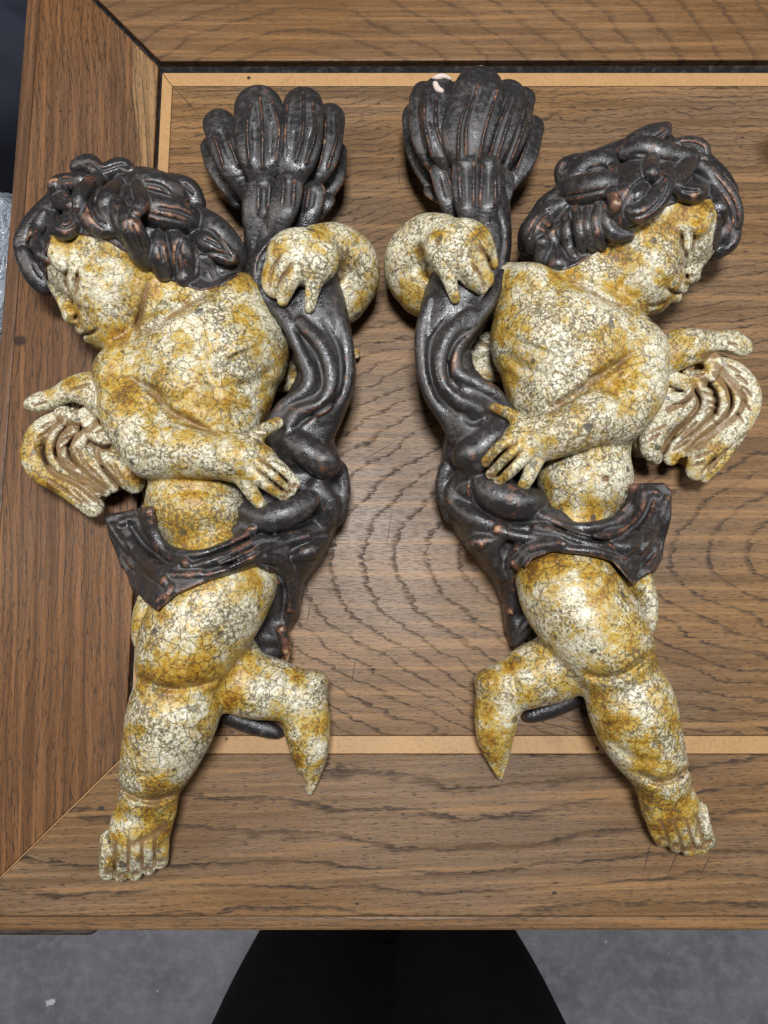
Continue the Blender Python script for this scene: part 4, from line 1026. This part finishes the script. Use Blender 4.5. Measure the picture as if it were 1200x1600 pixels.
    f.stains = [(1100, 322, 14, .8), (1060, 330, 20, .9), (1015, 350, 22, .8), (960, 395, 22, .8), (900, 430, 20, .7), (1055, 360, 10, 1), (1095, 358, 14, .8), (960, 450, 20, .9), (980, 465, 22, 1.0), (1040, 440, 14, .8), (1000, 480, 16, .8), (1030, 440, 10, .6), (870, 435, 16, .6),
                (810, 500, 30, .7), (785, 520, 24, .9), (800, 575, 26, .9), (790, 600, 22, 1.0), (835, 560, 20, .6), (930, 560, 26, .6), (975, 560, 20, .7), (960, 600, 26, .7), (985, 640, 16, .8), (910, 650, 18, .6), (860, 690, 14, .8), (905, 500, 24, .35), (945, 520, 18, .5),
                (775, 640, 12, 1.2), (800, 650, 10, 1), (785, 748, 12, 1), (812, 760, 10, 1.2), (760, 720, 8, 1), (880, 800, 22, .9), (925, 806, 26, 1.1), (960, 790, 16, .6), (855, 770, 14, .6), (655, 395, 10, .9), (685, 365, 10, .8), (650, 460, 28, .6), (630, 470, 18, .7), (755, 365, 16, 1.0), (712, 464, 8, 1.2), (760, 430, 10, .8), (665, 430, 14, .9),
                (830, 885, 28, 1.0), (870, 875, 32, 1.1), (925, 880, 30, .9), (960, 905, 26, .8), (990, 920, 20, .8), (1005, 900, 18, .9), (860, 950, 24, .5), (880, 990, 24, .5), (930, 1050, 26, .9), (985, 1050, 22, .6), (1015, 1030, 18, .9), (940, 1090, 26, .9), (965, 1130, 30, .9), (1000, 1160, 28, .9), (1050, 1130, 16, .8), (1010, 1190, 28, 1.2), (1040, 1205, 22, 1.0), (1015, 1240, 20, .9), (1050, 1280, 20, 1.0), (1035, 1290, 14, .8), (1070, 1250, 12, .7), (1000, 1100, 18, .4),
                (800, 1040, 16, 1.1), (765, 1060, 14, .9), (850, 1030, 26, .8), (830, 1090, 18, .9), (880, 1060, 24, .6), (760, 1110, 20, .9), (770, 1150, 20, .7), (900, 1080, 16, .7)]
    body = f.mesh('body', skin_r, root)
    # ---------------- hair
    h = Field((800, 180, 1170, 440), 225, VOX, base=[f])
    hl = [(816, 385), (818, 355), (832, 332), (870, 296), (882, 262), (925, 246), (985, 222), (1032, 210), (1048, 228), (1090, 226), (1102, 250), (1128, 278), (1148, 304), (1152, 340), (1146, 366), (1136, 388), (1112, 392), (1114, 365), (1120, 335), (1110, 312), (1060, 318), (1020, 332), (962, 374), (905, 414), (880, 424), (845, 412)]
    h.sheet(hl, [(825, 375, 95), (850, 330, 115), (885, 270, 95), (930, 260, 100), (985, 240, 100), (1030, 225, 95), (1090, 245, 95), (1140, 320, 90), (1140, 370, 80), (1115, 320, 110), (900, 330, 150), (960, 300, 160), (1020, 290, 150), (1070, 290, 140), (880, 400, 140), (950, 360, 160), (850, 390, 120)], z0=18, ke=26, k=4)
    h.shell(f, 2, hl, ke=5)
    L = [[(992, 228, 110, 18), (1015, 216, 110, 18), (1034, 206, 106, 13), (1043, 197, 104, 6)],
         [(975, 240, 122, 12), (1005, 236, 130, 20), (1040, 246, 132, 20), (1075, 250, 124, 16)],
         [(1048, 232, 108, 10), (1072, 228, 108, 13), (1094, 234, 104, 13), (1096, 252, 104, 11)],
         [(1080, 240, 120, 9), (1072, 262, S, 13), (1056, 282, S, 11), (1046, 290, S-3, 7)],
         [(1055, 292, S-2, 9), (1070, 302, S+2, 13), (1090, 302, S+2, 12), (1098, 292, S-3, 8)],
         [(1020, 272, S-2, 10), (992, 284, S+2, 14), (974, 310, S+3, 16), (970, 338, S+2, 13), (978, 356, S-3, 7)],
         [(1012, 288, S-3, 7), (996, 304, S, 9), (990, 330, S, 9), (984, 348, S-3, 6)],
         [(1042, 264, S-3, 10), (1038, 290, S+3, 14), (1022, 316, S+4, 17), (998, 334, S+2, 14), (984, 330, S-3, 8)],
         [(1018, 250, S-3, 10), (1016, 268, S, 11), (1026, 280, S-2, 8)],
         [(1096, 262, 118, 11), (1120, 288, 118, 14), (1140, 318, 108, 15), (1146, 348, 96, 13), (1138, 362, 90, 9)],
         [(1086, 280, S-3, 8), (1108, 300, S+2, 11), (1124, 328, S+1, 11), (1126, 348, 104, 8)],
         [(1148, 352, 88, 10), (1138, 376, 84, 15), (1120, 390, 80, 14)],
         [(1128, 340, 100, 9), (1128, 366, 96, 11), (1118, 380, 90, 8)],
         [(884, 290, 104, 13), (882, 266, 100, 14), (896, 256, 98, 13), (912, 252, 102, 11)],
         [(900, 280, 120, 16), (916, 262, 118, 20), (940, 256, 120, 18), (956, 268, 124, 14), (950, 282, S-2, 10)],
         [(862, 314, 118, 12), (890, 302, S+2, 20), (922, 296, S+4, 22), (948, 290, S, 18), (962, 282, S-4, 10)],
         [(880, 322, S-3, 12), (850, 340, S, 18), (836, 362, 118, 20), (832, 386, 100, 14)],
         [(840, 340, 118, 10), (826, 362, 106, 14), (822, 384, 94, 12)],
         [(900, 328, S-3, 6), (905, 352, S+2, 9), (908, 374, S+2, 9), (911, 392, S-3, 6)],
         [(935, 322, S-3, 6), (930, 346, S+2, 9), (934, 368, S+2, 8), (942, 386, S-3, 6)],
         [(884, 340, S-3, 6), (886, 362, S+1, 9), (890, 388, S, 9), (898, 402, S-4, 6)],
         [(918, 328, S-3, 6), (918, 355, S+1, 8), (924, 384, S, 8)],
         [(948, 326, S-3, 8), (948, 350, S+1, 10), (962, 368, S+1, 10), (984, 368, S-3, 7)],
         [(862, 368, S-3, 10), (866, 390, S, 16), (872, 414, S-4, 14)],
         [(848, 380, 124, 12), (848, 402, 112, 13)],
         [(955, 300, S-4, 9), (962, 320, S-2, 9), (955, 335, S-4, 7)]]
    for q in L: h.lock(q)
    h.etch([(845, 350), (858, 358), (882, 344)], 2.6, 4, zmin=60)
    h.stains = [(975, 300, 14, .8), (972, 345, 10, .9), (1020, 232, 16, .7), (1075, 245, 12, .8), (1085, 305, 10, .7), (1142, 310, 10, .7), (1140, 350, 12, .9), (907, 350, 8, 1.0), (934, 360, 8, .7), (855, 358, 12, .7), (880, 305, 18, .5), (1035, 275, 10, .7), (1040, 198, 8, .8), (1008, 330, 12, .6)]
    h.mesh('hair', dark_r, root)
    # ---------------- wings
    w = Field((985, 505, 1200, 765), 150, VOX)
    w.sheet([(1020, 545), (1050, 525), (1110, 545), (1142, 570), (1168, 622), (1150, 668), (1098, 722), (1072, 712), (1050, 705), (1008, 705), (995, 690), (1010, 620)],
            [(1060, 530, 74), (1120, 560, 68), (1160, 610, 54), (1140, 670, 54), (1095, 715, 50), (1080, 640, 74), (1060, 620, 76), (1030, 650, 58), (1020, 700, 44), (1060, 695, 42), (1030, 570, 66)], z0=10, ke=8, k=4)
    W_ = [[(1035, 560, 84, 24), (1062, 545, 92, 26), (1090, 540, 90, 22), (1118, 535, 84, 14), (1142, 536, 82, 17), (1160, 542, 76, 13)],
          [(1090, 552, 82, 12), (1112, 560, 84, 13), (1112, 582, 82, 12), (1092, 588, 80, 10), (1075, 578, 78, 8)],
          [(1130, 566, 62, 10), (1158, 590, 66, 14), (1172, 622, 64, 15), (1160, 656, 62, 15), (1132, 682, 60, 15), (1100, 708, 60, 17), (1088, 735, 52, 14)],
          [(1176, 640, 46, 8), (1150, 685, 46, 9), (1120, 722, 46, 10), (1100, 745, 42, 8)],
          [(1122, 580, 68, 8), (1146, 605, 70, 9), (1152, 632, 68, 9), (1138, 656, 66, 9), (1108, 678, 64, 9), (1084, 702, 58, 8)],
          [(1116, 592, 72, 9), (1130, 614, 76, 10), (1130, 640, 74, 10), (1112, 662, 70, 10), (1082, 684, 66, 9), (1066, 706, 58, 8)],
          [(1092, 600, 76, 10), (1106, 620, 78, 11), (1104, 642, 76, 12), (1084, 664, 70, 12), (1060, 690, 64, 11), (1048, 716, 54, 10)],
          [(1046, 590, 78, 10), (1068, 598, 82, 10), (1076, 612, 80, 9), (1062, 622, 80, 10), (1040, 620, 78, 9)],
          [(1060, 636, 76, 8), (1044, 655, 76, 9), (1030, 672, 74, 9)],
          [(1040, 652, 78, 9), (1022, 674, 80, 16), (1018, 700, 74, 15), (1024, 716, 60, 9)],
          [(1020, 640, 66, 26), (1012, 660, 62, 22), (1005, 690, 54, 14)]]
    for q in W_: w.chain([(a, b, z_, r * 1.22) for a, b, z_, r in q], k=1.6, n=6, zs=0.7)
    bar = [[(1136, 570), (1156, 582)], [(1150, 585), (1168, 600)], [(1160, 604), (1174, 618)], [(1160, 626), (1172, 640)], [(1150, 645), (1162, 660)], [(1098, 602), (1112, 606)], [(1096, 612), (1120, 620)], [(1104, 626), (1122, 634)], [(1108, 636), (1122, 648)], [(1112, 654), (1120, 664)], [(1068, 680), (1088, 660)], [(1056, 696), (1084, 676)], [(1052, 704), (1078, 688)], [(1050, 688), (1072, 668)],
           [(1016, 676), (1040, 664)], [(1014, 688), (1030, 678)], [(1086, 716), (1110, 706)], [(1084, 728), (1100, 722)], [(1096, 738), (1120, 712)], [(1108, 735), (1136, 702)], [(1138, 536), (1152, 540)], [(1076, 578), (1100, 575)], [(1084, 588), (1100, 584)], [(1050, 610), (1072, 612)]]
    for q in bar: w.etch(q, 2.1, 4.2, zmin=20, wash=1.1, n=1)
    for q in ([(1120, 572), (1142, 595), (1162, 622), (1150, 650), (1120, 672), (1092, 700)], [(1118, 585), (1138, 610), (1142, 636), (1124, 660), (1096, 682), (1076, 702)], [(1100, 592), (1118, 616), (1117, 642), (1098, 664), (1070, 690)], [(1085, 605), (1092, 630), (1076, 655), (1050, 680), (1038, 705)], [(1100, 556), (1130, 552), (1150, 558)], [(1045, 640), (1070, 628), (1084, 612)]):
        w.etch(q, 4.6, 3.0, zmin=20, wash=1.2)
    w.stains = [(1055, 545, 14, .9), (1100, 575, 12, .8), (1146, 620, 12, .8), (1060, 720, 14, 1.0), (1080, 600, 12, .6), (1125, 600, 12, .9), (1110, 720, 12, .8), (1120, 700, 12, .7)]
    w.mesh('wing', skin_r, root)
    w = Field((640, 500, 800, 660), 70, VOX)
    w.chain([(780, 540, 30, 24), (740, 545, 28, 22), (690, 565, 22, 14), (660, 572, 18, 8)], k=4, zs=.7)
    w.chain([(785, 575, 30, 22), (750, 580, 26, 18), (735, 590, 22, 12)], k=4, zs=.7)
    w.etch([(742, 522), (750, 535), (764, 540)], 3, 5, zmin=5, wash=.8)
    w.mesh('wing', skin_r, root)
    # ---------------- torch
    c = Field((625, 95, 850, 500), 175, VOX)
    c.chain([(725, 470, 92, 50), (755, 400, 95, 42), (752, 340, 92, 46), (742, 295, 88, 52), (738, 252, 82, 56)], k=4, n=6)
    c.chain([(738, 250, 72, 56), (738, 210, 66, 66)], k=8, zs=0.7)
    c.chain([(738, 210, 66, 60), (715, 165, 60, 34)], k=8); c.chain([(738, 210, 66, 60), (775, 165, 60, 34)], k=8)
    for q in ([(778, 330), (786, 370), (780, 420)], [(745, 320), (752, 350)]): c.etch(q, 4, 4, zmin=60)
    tor = c.mesh('torch', dark_r, root)
    pet = [([(678, 292, 64, 12), (656, 240, 68, 17), (645, 190, 64, 14), (645, 172, 58, 9)], [], []),
           ([(692, 270, 100, 14), (668, 220, 116, 20), (660, 165, 116, 18), (664, 140, 106, 12)], [([(668, 240), (656, 185), (658, 150)], 3, 4)], []),
           ([(708, 262, 126, 16), (692, 215, 142, 24), (684, 160, 142, 24), (688, 138, 134, 17)], [([(704, 255), (682, 200), (682, 150)], 2.4, 5), ([(675, 245), (663, 190), (666, 140)], 2.4, 4)], [([(692, 235), (674, 180)], 4, 3)]),
           ([(728, 258, 136, 19), (730, 210, 156, 34), (745, 155, 156, 34), (750, 130, 146, 24)], [([(716, 250), (718, 200), (735, 145)], 2.4, 5), ([(728, 240), (730, 190), (750, 125)], 2.4, 4), ([(748, 250), (760, 195), (778, 140)], 2.4, 4)], [([(722, 240), (724, 190), (742, 140)], 3, 3)]),
           ([(758, 262, 126, 16), (772, 210, 146, 25), (792, 155, 142, 23), (798, 142, 134, 15)], [([(765, 245), (778, 200), (800, 145)], 2.4, 5), ([(776, 250), (790, 205), (808, 150)], 2.4, 4)], []),
           ([(772, 275, 104, 13), (796, 215, 120, 21), (815, 160, 112, 17), (820, 148, 104, 11)], [([(782, 262), (804, 205), (812, 145)], 2.6, 4.5), ([(796, 258), (816, 205), (826, 160)], 2.4, 4)], []),
           ([(784, 298, 74, 12), (812, 250, 80, 20), (830, 205, 72, 16), (834, 190, 64, 9)], [([(805, 270), (826, 215)], 2.6, 4)], [])]
    for p, r, g_ in pet: petal(tor, dark_r, p, [(a, 2.4, b * 1.35) for a, _, b in r], g_)
    low = [([(708, 340, 108, 10), (700, 305, 122, 15), (688, 268, 124, 13)], [([(712, 320), (702, 280), (690, 258)], 2.6, 4)], [([(700, 310), (690, 275)], 3, 3)]),
           ([(735, 345, 128, 14), (729, 300, 146, 19), (728, 258, 150, 17)], [([(720, 320), (716, 250)], 2.6, 4), ([(740, 320), (740, 250)], 2.6, 4)], [([(730, 320), (728, 258)], 4, 4)]),
           ([(758, 345, 128, 14), (762, 300, 144, 18), (764, 258, 146, 15)], [([(750, 320), (754, 250)], 2.6, 4), ([(774, 320), (774, 255)], 2.6, 4)], [([(762, 320), (764, 260)], 4, 4)]),
           ([(778, 330, 104, 10), (786, 300, 112, 13), (790, 278, 112, 11)], [], []),
           ([(690, 310, 78, 9), (676, 302, 80, 9), (670, 298, 78, 7)], [], [])]
    for p, r, g_ in low: petal(tor, dark_r, p, r, g_, name='lower_petal')
    # gesso showing where the petal tips are chipped
    for pts in ([(674, 125, 137, 3), (684, 121, 143, 5), (694, 119, 144, 4), (703, 123, 141, 3)], [(680, 131, 149, 4.5), (684, 139, 152, 5), (690, 142, 153, 4)], [(740, 109, 148, 3), (750, 106, 149, 4), (761, 108, 146, 3)]):
        q = Field((665, 95, 775, 160), 190, 1.5); q.chain(pts, k=1, zs=.8); q.mesh('chip', gesso, tor)
    # ---------------- drapery
    d = Field((650, 420, 1070, 1135), 195, VOX)
    d.chain([(735, 410, 95, 52), (712, 480, 100, 54), (695, 540, 98, 44), (700, 590, 96, 44), (725, 630, 98, 48), (745, 665, 102, 48)], k=6, zs=0.72, n=7)
    R = [[(784, 430, 118, 10), (765, 470, 126, 12), (738, 505, 130, 14), (712, 545, 130, 14), (712, 580, 126, 14), (738, 598, 122, 14), (770, 615, 118, 13), (792, 640, 110, 9)],
         [(735, 490, 136, 10), (705, 520, 138, 14), (688, 560, 136, 15), (692, 595, 134, 16), (718, 625, 132, 16), (745, 640, 128, 14), (752, 665, 124, 11)],
         [(672, 470, 118, 11), (660, 520, 114, 12), (662, 575, 110, 12), (675, 620, 108, 12), (698, 655, 108, 12), (712, 685, 104, 10)]]
    for q in R: d.chain(q, k=4.5, n=7)
    d.etch([(742, 510), (712, 535), (700, 570), (705, 600), (735, 620)], 4.5, 5, zmin=70)
    d.etch([(700, 495), (676, 530), (672, 575), (684, 615), (712, 645)], 4.5, 6, zmin=70)
    d.etch([(750, 520), (728, 555)], 4, 4, zmin=70)
    d.etch([(722, 650), (740, 660), (756, 650)], 5, 6, zmin=70)
    d.sheet([(700, 650), (740, 645), (800, 640), (820, 680), (770, 700), (800, 760), (850, 775), (860, 830), (840, 868), (812, 896), (830, 950), (840, 985), (806, 1012), (796, 985), (790, 940), (775, 905), (735, 856), (705, 810), (690, 760), (690, 725)],
            [(720, 665, 100), (700, 690, 84), (780, 660, 112), (735, 708, 114), (695, 745, 64), (740, 760, 116), (790, 790, 118), (710, 800, 78), (760, 840, 112), (830, 820, 120), (790, 880, 96), (800, 930, 66), (815, 975, 52), (805, 1005, 40), (840, 785, 110)], z0=8, ke=16, k=8)
    d.ell(733, 712, 118, 28, 26, 30, -20, k=4)
    d.chain([(790, 668, 118, 26), (765, 690, 126, 26), (738, 710, 122, 26)], k=6)
    d.chain([(835, 782, 116, 18), (810, 786, 126, 28), (775, 775, 124, 26), (750, 758, 116, 18)], k=5)
    d.chain([(745, 730, S-6, 12), (718, 752, S-4, 16), (712, 785, S-2, 17), (745, 812, S, 17), (800, 828, S, 15), (850, 835, S, 11)], k=6)
    d.chain([(698, 735, 64, 14), (692, 765, 58, 12), (704, 805, 54, 12)], k=6)
    bl = [(1040, 752), (1054, 766), (1050, 800), (1046, 830), (1038, 872), (1018, 895), (988, 914), (952, 872), (905, 858), (862, 862), (832, 874), (812, 900), (790, 870), (800, 830), (845, 800), (880, 815), (925, 818), (960, 808), (986, 782), (990, 756)]
    d.shell(f, 10, bl, ke=5)
    d.sheet(bl, [(1044, 765, 52), (1040, 850, 50), (995, 765, 62), (1015, 810, 66), (990, 905, 62), (995, 850, 84), (965, 845, 100), (930, 845, 120), (880, 838, 130), (840, 830, 130), (815, 850, 122), (815, 885, 112), (975, 890, 96)], z0=8, ke=8, k=8, zref=54)
    d.base = [f]
    Fd = [[(1020, 806, 64, 10), (1005, 832, S+2, 14), (980, 855, S+2, 13), (955, 850, S, 9)], [(1026, 774, 52, 8), (1016, 770, 56, 9), (1004, 772, 60, 8)], [(990, 762, S-3, 7), (985, 792, S, 10), (960, 815, S+1, 10), (920, 825, S+1, 10), (880, 822, S+1, 9), (845, 806, S, 9)],
          [(952, 856, S, 8), (920, 848, S+5, 14), (880, 835, S+5, 13), (840, 826, S+2, 11)], [(905, 858, S-1, 6), (865, 852, S+3, 9), (830, 858, S+3, 11), (808, 880, S, 10)], [(1022, 850, 60, 10), (1010, 872, 70, 12), (990, 898, 72, 9)], [(1020, 832, 64, 9), (1010, 845, S+2, 10), (1000, 860, S, 8)],
          [(810, 858, S-1, 9), (798, 885, S+1, 11), (800, 920, S, 9), (798, 955, S-2, 7)], [(840, 960, 56, 11), (822, 980, 50, 12), (806, 1005, 42, 7)], [(770, 845, S-2, 11), (745, 848, S, 12), (735, 850, S-4, 8)], [(790, 830, S-2, 10), (770, 860, S-1, 11), (785, 900, S-3, 9)]]
    Fd += [[(1040, 780, 54, 7), (1024, 815, 62, 9), (1000, 846, 80, 9), (972, 868, S, 8)], [(1006, 770, 60, 7), (998, 800, 72, 8), (974, 828, S+1, 8), (930, 840, S+2, 7)], [(880, 850, S+2, 7), (845, 842, S+4, 9), (810, 838, S+3, 9), (778, 828, S, 9)], [(962, 872, S+1, 7), (925, 862, S+2, 7), (880, 858, S, 6)]]
    for q in Fd: d.chain(q, k=3, n=6)
    for q in ([(1020, 775), (1002, 812), (970, 838)], [(950, 848), (905, 838), (860, 820)], [(1022, 860), (1000, 885)], [(735, 745), (745, 790), (790, 815), (840, 815)], [(818, 880), (806, 915)]):
        d.etch(q, 3.4, 6.5, zmin=30)
    d.chain([(905, 1085, 16, 16), (870, 1102, 14, 16), (835, 1116, 11, 12), (822, 1120, 9, 7)], k=4, zs=.8)
    d.chain([(850, 960, 30, 30), (850, 1000, 26, 24), (905, 1085, 16, 14)], k=4, zs=.6)
    d.stains = [(800, 790, 26, .9), (820, 775, 16, .8), (757, 848, 14, .9), (800, 860, 12, .8), (722, 806, 14, .7), (700, 780, 14, .6), (955, 852, 9, .9), (1000, 855, 12, .8), (1025, 840, 10, .6), (740, 715, 10, .8), (800, 920, 10, .7), (1030, 790, 14, .5), (715, 560, 10, .5), (770, 600, 16, .6), (795, 950, 10, .6)]
    d.mesh('drapery', dark_r, root)
build_right()
